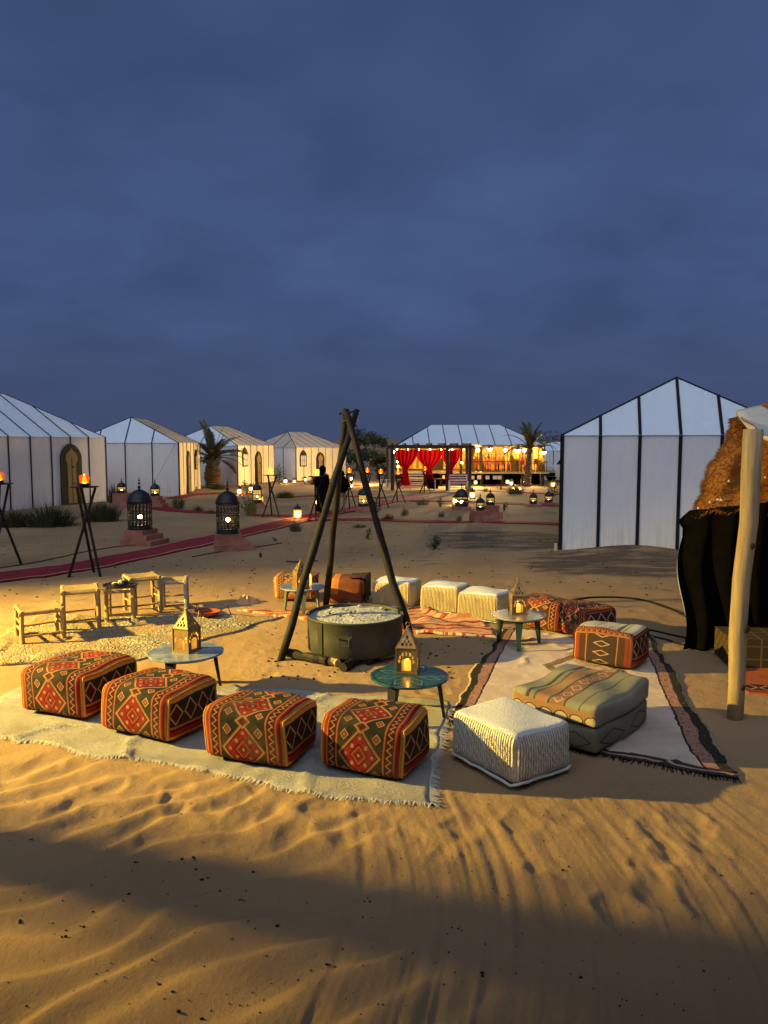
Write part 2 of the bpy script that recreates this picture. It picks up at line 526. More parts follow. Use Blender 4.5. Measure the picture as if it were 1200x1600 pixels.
M['brass'] = pmat('aged_brass', (.26, .17, .07), .45, .3, 12, .25, 60, .003, spec=.5, metal=.35)
M['wax'] = emat('lit_candle_wax', (1.0, .50, .09), 2.2)
M['flame'] = emat('candle_flame', (1.0, .60, .18), 60)
M['torchflame'] = emat('torch_flame', (1.0, .40, .07), 16)
M['torchglass'] = None
M['torchglass_y'] = emat('glowing_amber_glass', (1.0, .42, .06), 2.0)
M['bulb'] = emat('warm_bulb', (1.0, .66, .20), 75)
M['bulb_strong'] = emat('strong_warm_bulb', (1.0, .66, .20), 420)
M['bulb_room'] = emat('room_bulb', (1.0, .66, .2), 850)
M['bulb_white'] = emat('pale_warm_bulb', (1.0, .80, .42), 34)
M['pinkstone'] = pmat('pink_plaster', (.34, .13, .085), .9, .25, 5, .5, 30, .01, dirt=((.42, .25, .16), .5))
M['redcarpet'] = pmat('red_carpet', (.20, .010, .018), .95, .3, 6, .5, 120, .004, dirt=((.26, .10, .06), .35))
M['pinkcarpet'] = pmat('crimson_carpet', (.24, .012, .06), .95, .25, 6, .5, 120, .004)
M['edgecord'] = pmat('pale_edging', (.45, .25, .19), .9, .2, 9)
M['steel'] = pmat('sooty_steel', (.050, .050, .044), .6, .45, 4, .25, 30, .005, spec=.35, metal=.25, dirt=((.03, .027, .022), .8))
M['ash'] = pmat('pale_ash', (.36, .355, .33), .98, .3, 18, .9, 34, .03, dirt=((.22, .21, .2), .6))
M['hose'] = pmat('black_rubber', (.008, .008, .008), .9, .2, 9, .1)
M['leaf'] = pmat('shrub_leaf', (.060, .068, .028), .8, .45, 6, 0)
M['leaf2'] = pmat('grass_blade', (.095, .085, .036), .8, .45, 6, 0)
M['leaf3'] = pmat('lit_green_leaf', (.14, .15, .04), .8, .35, 6, 0)  # brighter leaf copy with lamplight painted into its green
M['palmleaf'] = pmat('palm_frond', (.075, .075, .035), .75, .35, 4, 0)
M['palmtrunk'] = pmat('palm_trunk', (.13, .085, .05), .9, .45, 7, .8, 22, .03)
M['blackcloth'] = pmat('black_cloth', (.0035, .003, .0032), 1.0, .3, 8, .3, 90, spec=.02)
M['skin'] = pmat('skin', (.20, .11, .07), .6, .1, 8, .1)
M['trouser'] = pmat('beige_cloth', (.18, .14, .1), .9, .2, 8, .3, 90)
M['ochre'] = pmat('ochre_cloth', (.62, .40, .10), .9, .15, 3, .2, 60)
M['orangecloth'] = pmat('orange_cloth', (.50, .15, .035), .9, .2, 4, .2, 60)
M['redcloth'] = pmat('red_cloth', (.50, .012, .018), .85, .2, 3, .2, 60)
def sheer(name, col):
    m = bpy.data.materials.new(name); m.use_nodes = True; t = m.node_tree; t.nodes.clear()
    o = t.nodes.new('ShaderNodeOutputMaterial'); mx = t.nodes.new('ShaderNodeMixShader'); mx.inputs[0].default_value = .35
    a = t.nodes.new('ShaderNodeBsdfDiffuse'); b = t.nodes.new('ShaderNodeBsdfTranslucent')
    n = t.nodes.new('ShaderNodeTexNoise'); n.inputs['Scale'].default_value = 6
    r = t.nodes.new('ShaderNodeMix'); r.data_type = 'RGBA'; r.inputs[6].default_value = tuple(.8 * v for v in col) + (1,); r.inputs[7].default_value = tuple(col) + (1,)
    t.links.new(n.outputs[0], r.inputs[0]); t.links.new(r.outputs[2], a.inputs[0]); t.links.new(r.outputs[2], b.inputs[0])
    t.links.new(a.outputs[0], mx.inputs[1]); t.links.new(b.outputs[0], mx.inputs[2]); t.links.new(mx.outputs[0], o.inputs[0])
    return m
M['sheer_red'] = sheer('sheer_red_drape', (.38, .006, .010))
M['whitepaint'] = pmat('white_paint', (.66, .64, .58), .6, .08, 6, .1)
M['yellowpaint'] = pmat('yellow_paint', (.60, .47, .16), .6, .1, 6, .1)
M['doorleaf'] = pmat('ochre_door', (.42, .27, .09), .6, .3, 9, .3, 30, stretch=(5, 5, .6))
M['doorframe'] = pmat('dark_door_frame', (.028, .022, .018), .6, .3, 9, .3, 30)

def glass_material(name, tint=(1, 1, 1)):
    m = bpy.data.materials.new(name); m.use_nodes = True
    t = m.node_tree; t.nodes.clear()
    o = t.nodes.new('ShaderNodeOutputMaterial'); mx = t.nodes.new('ShaderNodeMixShader')
    tr = t.nodes.new('ShaderNodeBsdfTransparent'); gl = t.nodes.new('ShaderNodeBsdfGlossy')
    tr.inputs[0].default_value = tuple(tint) + (1,); gl.inputs['Roughness'].default_value = .03
    fr = t.nodes.new('ShaderNodeFresnel'); fr.inputs[0].default_value = 1.45
    t.links.new(fr.outputs[0], mx.inputs[0]); t.links.new(tr.outputs[0], mx.inputs[1]); t.links.new(gl.outputs[0], mx.inputs[2])
    t.links.new(mx.outputs[0], o.inputs[0])
    return m
M['glass'] = glass_material('window_glass')
def glow_glass(name, tint, col, st, fac):
    m = glass_material(name, tint); t = m.node_tree
    mx = next(n for n in t.nodes if n.type == 'MIX_SHADER'); o = next(n for n in t.nodes if n.type == 'OUTPUT_MATERIAL')
    e = t.nodes.new('ShaderNodeEmission'); e.inputs[0].default_value = tuple(col) + (1,); e.inputs[1].default_value = st
    m2 = t.nodes.new('ShaderNodeMixShader'); m2.inputs[0].default_value = fac
    t.links.new(mx.outputs[0], m2.inputs[1]); t.links.new(e.outputs[0], m2.inputs[2]); t.links.new(m2.outputs[0], o.inputs[0])
    return m
M['sleeve'] = glow_glass('amber_halo_glass', (1, .85, .5), (1.0, .60, .13), 1.6, .42)  # emissive sleeve added to put a halo round each bulb
M['lining'] = glow_glass('amber_glow_lining', (1, .75, .35), (1.0, .46, .07), 1.1, .38)  # emissive box added inside so the lantern cut-outs glow
M['torchglass'] = glow_glass('glowing_orange_glass', (1, .5, .2), (1.0, .13, .015), 1.2, .45)

# ------------------------------------------------------------------ flood lamp on a mast, with a post in front of it (both left of the frame)
def flood_lamp():
    b = onw(FLOOD.x, FLOOD.y)
    t = thing('flood_lamp', 'tall flood lamp on a grey mast beside the camp', 'lamp', b)
    z = FLOOD.z - b.z
    MB().tube([(0, 0, -.2), (0, 0, z + .1)], [.06, .045], 10).build('mast', M['steel'], t)
    aim = (Vector((-6.0, 7.8, .0)) - FLOOD).normalized()
    q = aim.to_track_quat('-Z', 'Y').to_matrix()
    hd = MB().box((0, 0, z), (.34, .26, .1), rot=q)
    hd.v = [tuple(Vector(p) - aim * .09) for p in hd.v]
    hd.build('lamp_head', M['black_iron'], t)
    ld = bpy.data.lights.new('flood_light', 'SPOT')
    ld.energy = FLOOD_W; ld.color = FLOOD_COL; ld.shadow_soft_size = .12
    ld.spot_size = R(67); ld.spot_blend = 1.0
    lo = bpy.data.objects.new('flood_light', ld); COL.objects.link(lo); lo.parent = t
    lo.location = Vector((0, 0, z)) + aim * .02
    lo.rotation_euler = aim.to_track_quat('-Z', 'Y').to_euler()
    dirv = Vector((math.cos(R(15.2)), -math.sin(R(15.2)), 0))
    p = FLOOD + dirv * 4.0
    p = onw(p.x, p.y)
    MBp = MB().tube([(0, 0, -.2), (.01, 0, 1.5), (-.01, 0, 3.2), (0, 0, 4.7)], [.155, .145, .14, .135], 12, wob=.03)
    tp0 = thing('timber_post', 'thick peeled timber post with an added dark pennant beside the flood lamp', 'post', p)
    MBp.build('post', M['paleposts'], tp0, True)
    sd = Vector((-math.sin(R(15.2)), -math.cos(R(15.2)), 0))
    fl = MB().grid(lambda u, v: sd * (.12 + .36 * u) + dirv * .03 * math.sin(u * 9) + Vector((0, 0, 3.34 + .9 * v)), 14, 10)  # unseen cloth, added and shaped to deepen the foreground shadow
    nv0 = len(fl.v); fl.v += [(x_ + .012, y_, z_) for x_, y_, z_ in fl.v]; fl.f += [tuple(i + nv0 for i in f)[::-1] for f in fl.f]
    fl.build('shadecloth', M['blackcloth'], tp0, True)
flood_lamp()

# ------------------------------------------------------------------ carpet paths
def catmull(P, n=10):
    P = [Vector(p) for p in P]; o = []
    Q = [P[0] * 2 - P[1]] + P + [P[-1] * 2 - P[-2]]
    for i in range(1, len(Q) - 2):
        for k in range(n):
            t = k / n
            a, b, c, d = Q[i - 1], Q[i], Q[i + 1], Q[i + 2]
            o.append(.5 * ((2 * b) + (c - a) * t + (2 * a - 5 * b + 4 * c - d) * t * t + (3 * b - a - 3 * c + d) * t ** 3))
    o.append(P[-1]); return o
def ribbon(pts, offs, lift, thick, n=14):
    c = catmull(pts, n); mb = MB(); rows = []
    for i, p in enumerate(c):
        t = (c[min(i + 1, len(c) - 1)] - c[max(i - 1, 0)]); t.z = 0; t.normalize()
        s = Vector((t.y, -t.x, 0)); row = []
        for q in offs:
            w = p + s * (q + .05 * (vnoise(np.array([i * .31]), np.array([q]), 4)[0] - .5))
            row.append((w.x, w.y))
        rows.append(row)
    flat = np.array([w for r in rows for w in r]); hz_ = ground_h(flat[:, 0], flat[:, 1]) + lift + .018 * (vnoise(flat[:, 0] * 2.5, flat[:, 1] * 2.5, 77))
    k = len(offs)
    V = [(flat[i, 0], flat[i, 1], hz_[i]) for i in range(len(flat))]
    Fc = []
    for i in range(len(rows) - 1):
        for j in range(k - 1): Fc.append((i * k + j, i * k + j + 1, (i + 1) * k + j + 1, (i + 1) * k + j))
    mb.add(V, Fc)
    # edges hanging to the ground
    for j in (0, k - 1):
        o = len(mb.v)
        for i in range(len(rows)):
            x, y, z = V[i * k + j]; mb.v += [(x, y, z), (x, y, z - thick)]
        for i in range(len(rows) - 1): mb.f.append((o + 2 * i, o + 2 * i + 1, o + 2 * i + 3, o + 2 * i + 2))
    return mb
def carpet(px, width, mat, label, edge=True):
    pts = [G(a, b) for a, b in px]
    o = ribbon(pts, [-width / 2, -width / 4, 0, width / 4, width / 2], .018, .03).build('runner_carpet', mat, None, True)
    tag(o, label, 'carpet', 'red carpet paths across the sand')
    if edge:
        for sgn in (-1, 1):
            q = sgn * (width / 2 - .07)
            ribbon(pts, [q - .022, q + .022], .0245, .004).build('edge_stripe', M['edgecord'], o, True)
carpet([(-180, 935), (0, 903), (150, 881), (270, 857), (340, 841), (400, 828), (470, 812), (545, 797)], 1.0, M['redcarpet'], 'wide dark red carpet running from beside the torches past the black lanterns')
carpet([(545, 797), (580, 789), (625, 781), (655, 774)], 1.0, M['pinkcarpet'], 'crimson carpet leading up to the draped pergola')
carpet([(470, 812.5), (560, 812), (660, 815), (745, 817), (875, 820), (960, 822)], .55, M['redcarpet'], 'straight dark red carpet crossing in front of the paired stepped plinths', False)
carpet([(640, 783), (700, 783), (770, 785), (875, 791), (930, 794)], .7, M['redcarpet'], 'thin dark red carpet behind the paired stepped plinths', False)
carpet([(740, 765), (800, 769), (860, 772), (900, 774)], .8, M['redcarpet'], 'far red carpet strip below the lit restaurant', False)
carpet([(425, 752), (470, 752), (520, 755), (560, 760)], .9, M['redcarpet'], 'red carpet in front of the farthest cream tent', False)
carpet([(395, 806), (440, 807), (470, 811)], .5, M['redcarpet'], 'short red carpet spur beside the lit green tuft', False)
carpet([(236, 791), (262, 797), (300, 800), (345, 802)], .8, M['redcarpet'], 'red carpet spilling off the stepped plinth by the white gabled tent', False)
carpet([(270, 779), (300, 773), (345, 771), (400, 773)], .7, M['redcarpet'], 'red carpet at the foot of the palm with the stout trunk', False)
carpet([(430, 778), (480, 776), (545, 776), (600, 778)], .5, M['redcarpet'], 'narrow red carpet behind the two people in black', False)

# ================================================================== TENTS
def arch_outline(w, h, n=14, bulge=0.0, point=.08):
    """outline of an arched opening, from bottom left anticlockwise seen from outside; foot at 0"""
    r = w / 2; hs = h - r - point
    pts = [(r, 0), (r, hs)]
    for k in range(n + 1):
        a = PI * k / n
        pts.append((math.cos(a) * (r + bulge * math.sin(a)), hs + math.sin(a) * r + point * max(0, 1 - abs(a - PI / 2) / .9)))
    pts += [(-r, hs), (-r, 0)]
    return pts
def horseshoe(w, h, n=16):
    """keyhole arch leaf: narrow legs, wider round head"""
    r = w / 2; rl = r * .72; cz = h - r
    pts = [(rl, 0), (rl, cz - r * .72)]
    a0 = -.78
    for k in range(n + 1):
        a = a0 + (PI - 2 * a0) * k / n
        pts.append((math.cos(a) * r, cz + math.sin(a) * r + (.1 if abs(a - PI / 2) < .15 else 0)))
    pts += [(-rl, cz - r * .72), (-rl, 0)]
    return pts

class Wall:
    def __init__(s, o, d, W):
        s.o, s.d, s.W = Vector((o[0], o[1], 0)), Vector((d[0], d[1], 0)), W
        s.n = Vector((d[1], -d[0], 0))
    def p(s, w, z, out=0.0): return s.o + s.d * w + s.n * out + Vector((0, 0, z))

def tent(label, loc, rz, L, Dp, eave, ridge, inset, nF, nS, seam=.06, mats=None, fold=0.0, cat='tent', name='canvas_tent', floor=0.0, skip=(), thin=False):
    """front wall runs along local +x from the origin; mats: (front, right, back, left) walls then roofs"""
    t = thing(name, label, cat, loc, rz)
    walls = [Wall((0, 0), (1, 0), L), Wall((L, 0), (0, 1), Dp), Wall((L, Dp), (-1, 0), L), Wall((0, Dp), (0, -1), Dp)]
    for k, wl in enumerate(walls):
        n = nF if k % 2 == 0 else nS
        run = Dp / 2 if k % 2 == 0 else inset
        a0, a1 = (inset, L - inset) if k % 2 == 0 else (Dp / 2, Dp / 2)
        def prof(w):
            if w < a0: return w / a0
            if w > a1: return (wl.W - w) / (wl.W - a1)
            return 1.0
        def rp(w, tt, up=0.0):
            q = wl.p(w, floor + eave + (ridge - eave) * tt + up, -run * tt)
            return q
        wm_, rm_ = mats[k], mats[4 + k]
        for i in range(n):
            w0, w1 = wl.W * i / n, wl.W * (i + 1) / n
            if k not in skip:
                ph = random.uniform(0, 6)
                def wf(u, v, w0=w0, w1=w1, ph=ph):
                    w = w0 + (w1 - w0) * u
                    sag = .025 * math.sin(PI * u) * math.sin(PI * v) + fold * math.sin((w) * 21 + ph + v * .6) * (.35 + .65 * (1 - v)) + .012 * math.sin(v * 5 + ph)*math.sin(PI*u)
                    return wl.p(w, floor - .12 + (eave + .12) * v, sag)
                MB().grid(wf, 10 if fold else 6, 8).build('wall_panel', wm_, t, True)
            cuts = sorted(set([w0, w1] + [c for c in (a0, a1) if w0 < c < w1] + [w0 + (w1 - w0) * q for q in (.25, .5, .75)]))
            mb = MB(); nv = 5
            for c in cuts:
                for j in range(nv + 1):
                    tt = prof(c) * j / nv
                    u = (c - w0) / (w1 - w0)
                    q = rp(c, tt, -.03 * math.sin(PI * u) * math.sin(PI * min(1, j / nv)))
                    if j == 0: q = q + wl.n * .034 + Vector((0, 0, -.012))
                    mb.v.append(tuple(q))
            for a in range(len(cuts) - 1):
                for j in range(nv):
                    mb.f.append((a * (nv + 1) + j, (a + 1) * (nv + 1) + j, (a + 1) * (nv + 1) + j + 1, a * (nv + 1) + j + 1))
            mb.build('roof_panel', rm_, t, True)
        for i in range(n + 1):
            w = min(max(wl.W * i / n, seam * .3), wl.W - seam * .3)
            mb = MB()
            if k not in skip: mb.bar(wl.p(w, floor - .1, .012), wl.p(w, floor + eave + .02, .014), .03, seam if not thin or k == 3 else .022, up=tuple(wl.d))
            if prof(w) > .12: mb.bar(rp(w, 0.0, 0.0) + wl.n * .038, rp(w, prof(w), .012), (seam * .9) if not thin or k == 3 else .02, .02)
            if mb.f: mb.build('seam', M['seam_thin'] if thin and k != 3 else M['seam'], t)
    MB().bar((0, 0, floor + eave), (inset, Dp / 2, floor + ridge + .01), .04, .025).build('hip_seam', M['seam'], t)
    MB().bar((0, Dp, floor + eave), (inset, Dp / 2, floor + ridge + .01), .04, .025).build('hip_seam', M['seam'], t)
    MB().bar((L, 0, floor + eave), (L - inset, Dp / 2, floor + ridge + .01), .04, .025).build('hip_seam', M['seam'], t)
    MB().bar((L, Dp, floor + eave), (L - inset, Dp / 2, floor + ridge + .01), .04, .025).build('hip_seam', M['seam'], t)
    return t, walls

def door(t, wl, w, width, h):
    fn = lambda a, b, o: wl.p(w + a, b, o)
    d = MB().prism(arch_outline(width, h, 16, .03), fn, .03, .085).build('door', M['doorframe'], t)
    MB().prism(horseshoe(width * .56, h * .86), lambda a, b, o: wl.p(w + a, b + .06, o), .085, .10).build('door_leaf', M['doorleaf'], d)
    MB().bar(wl.p(w, .08, .103), wl.p(w, h * .78, .103), .01, .02, up=tuple(wl.d)).build('door_joint', M['doorframe'], d)
    for q in (.35, .62):
        MB().box(wl.p(w + width * .06, h * q, .108), (.06, .06, .05)).build('handle', M['black_iron'], d)
    return d
def window(t, wl, w, z, width, h, mat='whitepaint'):
    fn = lambda a, b, o: wl.p(w + a, z + b, o)
    d = MB().prism(arch_outline(width, h, 12), fn, .03, .07).build('window', M['doorframe'], t)
    MB().prism([(-width * .36, .07), (width * .36, .07), (width * .36, h * .66), (-width * .36, h * .66)], fn, .07, .08).build('pane', M[mat], d)
    for q in (-.12, .12):
        MB().bar(fn(q * width, .07, .085), fn(q * width, h * .66, .085), .012, .03, up=tuple(wl.d)).build('bar', M['doorframe'], d)
    for q in (.36,):
        MB().bar(fn(-width * .36, h * q, .088), fn(width * .36, h * q, .088), .03, .012).build('bar', M['doorframe'], d)
    return d

CN, CR, CC, TR = M['canvas_near'], M['canvas_roof'], M['cream_cloth'], M['lamp_tinted_roof']
CV = M['canvas']
def frame2(a, b):
    """origin and rotation of a wall running a -> b"""
    return math.atan2(b.y - a.y, b.x - a.x)

# near right tent
a = G(874, 861); rz = R(-14)
nr = a + Vector((math.cos(rz), math.sin(rz), 0)) * 5.0
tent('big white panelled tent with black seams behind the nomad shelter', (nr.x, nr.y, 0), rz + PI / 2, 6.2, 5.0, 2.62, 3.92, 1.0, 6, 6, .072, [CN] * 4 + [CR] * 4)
# peg at its corner
mb = MB().tube([(0, 0, -.1), (-.02, -.03, .16)], [.035, .03], 8); 
tag(mb.build('tent_peg', M['whitepaint'], None, loc=onw(a.x - .1, a.y - .12)), 'pale stub peg at the foot of the panelled tent corner', 'peg')

# left tent with the dark keyhole door
c = G(168, 783); n_ = G(14, 798)
rz = frame2(n_, c); dl = Vector((math.cos(rz), math.sin(rz), 0)); L1 = 9.0
o = c - dl * L1
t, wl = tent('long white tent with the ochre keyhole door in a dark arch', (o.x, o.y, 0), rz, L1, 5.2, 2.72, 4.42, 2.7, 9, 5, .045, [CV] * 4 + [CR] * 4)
dw = G(118, 787)
w_door = (Vector((dw.x, dw.y, 0)) - Vector((o.x, o.y, 0))).dot(dl)
door(t, wl[0], L1 - 2.05, 1.12, 2.45)

# white gabled tent
c = G(281, 775); rz_end = R(5)
e = Vector((math.cos(rz_end), math.sin(rz_end), 0)); bk = Vector((-e.y, e.x, 0))
# its long front looks right: front wall starts at the near corner and runs backwards
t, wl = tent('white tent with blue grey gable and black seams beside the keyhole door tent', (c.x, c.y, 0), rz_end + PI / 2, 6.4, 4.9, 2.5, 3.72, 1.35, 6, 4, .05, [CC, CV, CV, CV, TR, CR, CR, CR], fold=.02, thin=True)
door(t, wl[0], 2.3, .95, 2.1)
for y_, dx in ((.15, -1.5), (4.75, -1.2)):
    g_ = MB().tube([(.02, y_, 2.46), (dx, y_ + (.6 if y_ < 1 else -.5) * 0 - .9 * (1 if y_ > 1 else -1.2), 0.02)], .012, 5).build('guy_rope', M['offrope'], t)
window(t, wl[0], 4.7, 1.1, .6, 1.05)

# tent behind the palm
a = G(372, 759); b = G(425, 752.5); rz = frame2(a, b)
t, wl = tent('cream fronted tent behind the stout palm with window and arched door', (a.x, a.y, 0), rz, (b - a).length + .4, 4.9, 2.36, 3.55, 1.5, 6, 4, .035, [CC, CV, CV, CV, TR, TR, TR, CR], fold=.02, thin=True)
window(t, wl[0], .95, 1.1, .75, 1.15)
door(t, wl[0], 2.9, .95, 2.0)

# farthest cream tent
a = G(463, 751.5); b = G(541, 747.5); rz = frame2(a, b)
t, wl = tent('farthest small cream tent between the palm tent and the fire tripod', (a.x, a.y, 0), rz, (b - a).length, 4.9, 2.22, 3.3, 1.6, 7, 4, .035, [CC, CC, CV, CV, TR, TR, TR, TR], fold=.02, thin=True)
window(t, wl[0], .62, .95, .62, 1.1)
door(t, wl[0], 2.25, .78, 1.9)

# ================================================================== RESTAURANT
RY = 45.0
def RP(px, py, y=RY): return D(px, py, y)
x0, x1 = RP(620, 700).x, RP(851, 700).x
RW = x1 - x0; DECK = .80; EAV = 1.58
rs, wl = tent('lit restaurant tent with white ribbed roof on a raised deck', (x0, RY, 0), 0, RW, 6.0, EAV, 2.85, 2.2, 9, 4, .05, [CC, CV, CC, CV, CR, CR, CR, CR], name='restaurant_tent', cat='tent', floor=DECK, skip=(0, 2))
# deck, planks, skirt
for k in range(6):
    MB().box((RW / 2, -.75 + k * .3 , DECK - .03), (RW + .1, .285, .05)).build('plank', M['darkwood'], rs)
MB().box((RW / 2, 3.6, DECK - .035), (RW, 5.0, .05)).build('floor_board', M['darkwood'], rs)
MB().box((RW / 2, -.925, DECK - .03), (RW + .2, .03, .1)).build('deck_edge', M['yellowpaint'], rs)
for k in range(8):
    MB().box((.2 + k * (RW - .4) / 7, -.6, DECK / 2 - .06), (.14, .14, DECK - .1)).build('deck_post', M['darkwood'], rs)
MB().box((RW / 2, 1.2, DECK / 2 - .06), (RW, .05, DECK - .08)).build('skirt', M['blackcloth'], rs)
for k, u in enumerate((.50, .545, .60, .65, .68)):
    MB().box((RW * u, -.98, .5), (.22, .12, .2)).build('pale_block', M['whitepaint'], rs)
# front frame and panes
nb = 6
xs = [RW * (.5 + .5 * k / nb) for k in range(nb + 1)]
for k, xx in enumerate(xs):
    MB().box((xx, 0, DECK + EAV / 2), (.06, .06, EAV)).build('window_post', M['darkwood'], rs)
for k in range(nb):
    p_ = MB().box(((xs[k] + xs[k + 1]) / 2, .01, DECK + EAV / 2), (xs[k + 1] - xs[k] - .06, .012, EAV - .1)).build('pane', M['glass'], rs)
MB().box((RW / 2, 0, DECK + EAV - .04), (RW, .1, .12)).build('eave_beam', M['darkwood'], rs)
MB().box((RW * .75, -.85, DECK + .62), (RW * .5, .03, .04)).build('handrail', M['darkwood'], rs)
for k in range(6):
    MB().box((RW * (.505 + .49 * k / 5), -.85, DECK + .31), (.035, .035, .62)).build('rail_post', M['darkwood'], rs)
# inner linings
MB().grid(lambda u, v: (RW * u, 5.6 + .05 * math.sin(u * 130), DECK + EAV * v), 160, 2).build('back_lining', M['ochre'], rs, True)
MB().grid(lambda u, v: (.05 + .03 * math.sin(u * 60), .2 + 5.4 * u, DECK + EAV * v), 60, 2).build('side_lining', M['ochre'], rs, True)
MB().grid(lambda u, v: (RW - .05 + .03 * math.sin(u * 60), .2 + 5.4 * u, DECK + EAV * v), 60, 2).build('side_lining', M['ochre'], rs, True)
MB().grid(lambda u, v: (RW * u, .15 + 5.4 * v, DECK + EAV + .01), 4, 4).build('ceiling_lining', M['ochre'], rs)
# gathered ochre curtains behind the glass
for q in (.52, .585, .80, .835, .985):
    MB().grid(lambda u, v, q=q: (RW * q - .2 + .4 * u * (1 - .5 * math.sin(PI * v) ** 2), .22 + .05 * math.sin(u * 38), DECK + EAV * v), 24, 6).build('curtain', M['ochre'], rs, True)
# lamps inside and under the eave
for q, y in ((.16, 2.0), (.38, 3.4), (.58, 2.2), (.78, 2.4), (.93, 3.2)):
    l = MB().tube([(RW * q, y, DECK + EAV), (RW * q, y, DECK + EAV - .24)], .01, 5).build('lamp_cord', M['black_iron'], rs)
    MB().sphere((RW * q, y, DECK + EAV - .32), .085, 10, 8).build('bulb', M['bulb_room'], l)
def eave_lamp(px, py, watt, yy=RY - .35, aim=(-11, 38, 1.2)):
    p = RP(px, py, yy); lp = p - Vector((x0, RY, 0))
    h = MB().lathe([(.03, .16), (.12, .12), (.14, .0), (.13, .0), (.1, .1)], 12, tuple(lp)).build('lamp_shade', M['black_iron'], rs)
    MB().sphere((lp.x, lp.y, lp.z - .02), .10, 10, 8).build('bulb', M['bulb_strong'], h)
    ld = bpy.data.lights.new('eave_light', 'SPOT'); ld.energy = watt; ld.color = (1, .68, .27); ld.shadow_soft_size = .12; ld.spot_size = R(150); ld.spot_blend = .5
    lo = bpy.data.objects.new('eave_light', ld); COL.objects.link(lo); lo.parent = rs
    lo.location = lp + Vector((0, -.22, -.14))
    lo.rotation_euler = (Vector(aim) - p).to_track_quat('-Z', 'Y').to_euler()
eave_lamp(766, 701, 6000)
eave_lamp(810, 703, 250)
eave_lamp(850, 706, 1800)
eave_lamp(614, 705, 3000, RY + .2, (-9, 47, 1.6))

def rest_local(u, y): return Vector((x0 + RW * u, RY + y, DECK))
# dining tables and chairs on the deck
def dining_chair(mat):
    t = thing('dining_chair', 'x', 'chair')
    MB().box((0, 0, .45), (.42, .42, .06)).build('seat', mat, t)
    MB().box((0, .2, .62), (.42, .05, .26)).build('backrest', mat, t)
    for sx in (-1, 1):
        for sy in (-1, 1): MB().box((sx * .18, sy * .18, .21), (.045, .045, .42)).build('leg', M['darkwood'], t)
    return t
ch0 = dining_chair(M['orangecloth'])
ch_lab = ['orange dining chair standing beside the entrance end of the lit restaurant', 'orange dining chair second along the restaurant window', 'orange dining chair below the brightest restaurant eave lamp',
          'orange dining chair in the middle of the lit restaurant window', 'orange dining chair left of the trunk of the slim palm', 'orange dining chair right of the trunk of the slim palm', 'orange dining chair at the far right end of the restaurant']
for k, u in enumerate((.535, .60, .665, .73, .80, .90, .965)):
    p = rest_local(u, .95 + .2 * (k % 2))
    ob = ch0 if k == 0 else copy_tree(ch0)
    ob.location = p; ob.rotation_euler = (0, 0, PI + random.uniform(-.3, .3)); ob['label'] = ch_lab[k]; ob['group'] = 'chairs in the restaurant'
tb_lab = ['cloth covered dining table near the pergola end of the restaurant', 'cloth covered dining table in the middle of the restaurant', 'cloth covered dining table behind the slim palm in the restaurant']
for k, u in enumerate((.57, .70, .86)):
    p = rest_local(u, 1.9)
    t = thing('dining_table', tb_lab[k], 'table', p, 0, 'tables in the restaurant')
    MB().lathe([(.05, 0), (.05, .7)], 8).build('pedestal', M['darkwood'], t)
    MB().box((0, 0, .72), (1.0, .7, .04)).build('table_top', M['darkwood'], t)
    def cloth(u_, v_):
        a = 2 * PI * u_; r = (.62 + .05 * math.sin(a * 9) * v_); cx = max(-1, min(1, 1.35 * math.cos(a))); cy = max(-1, min(1, 1.35 * math.sin(a)))
        return (cx * (.52 + .04 * v_ * math.sin(9 * a)), cy * (.37 + .04 * v_ * math.sin(9 * a)), .75 - .38 * v_)
    MB().grid(cloth, 48, 4).build('tablecloth', M['orangecloth'], t, True)
    for q in (-.25, .05, .3):
        MB().lathe([(.03, 0), (.04, .06), (.012, .12), (.014, .2), (.04, .28)], 8, (q, .05, .75)).build('goblet', M['black_iron'], t)
    MB().lathe([(.06, 0), (.09, .1), (.05, .24), (.06, .3)], 10, (-.42, .1, .75)).build('vase', M['darkwood'], t)
# banquette along the back
t = thing('banquette', 'long orange banquette sofa along the back of the lit restaurant', 'sofa', rest_local(.74, 4.6))
MB().box((0, 0, .22), (3.6, .7, .42)).build('seat', M['orangecloth'], t)
MB().box((0, .32, .6), (3.6, .16, .4)).build('backrest', M['redcloth'], t)
for k in range(6):
    MB().box((-1.5 + k * .6, .16, .6), (.42, .14, .34), rot=Matrix.Rotation(R(-18), 3, 'X')).build('cushion', M['ochre'], t)
# dark dresser inside
t = thing('dresser', 'dark wooden dresser with bottles behind the red drapes', 'dresser', rest_local(.27, 3.6))
MB().box((0, 0, .4), (1.3, .4, .8)).build('carcass', M['darkwood'], t)
for k in range(2):
    MB().box((0, .05, .95 + k * .25), (1.2, .25, .025)).build('shelf', M['darkwood'], t)
for k in range(7):
    MB().lathe([(.035, 0), (.035, .12), (.012, .16), (.012, .21)], 8, (-.5 + k * .16, 0, .962)).build('bottle', M['black_iron'], t)

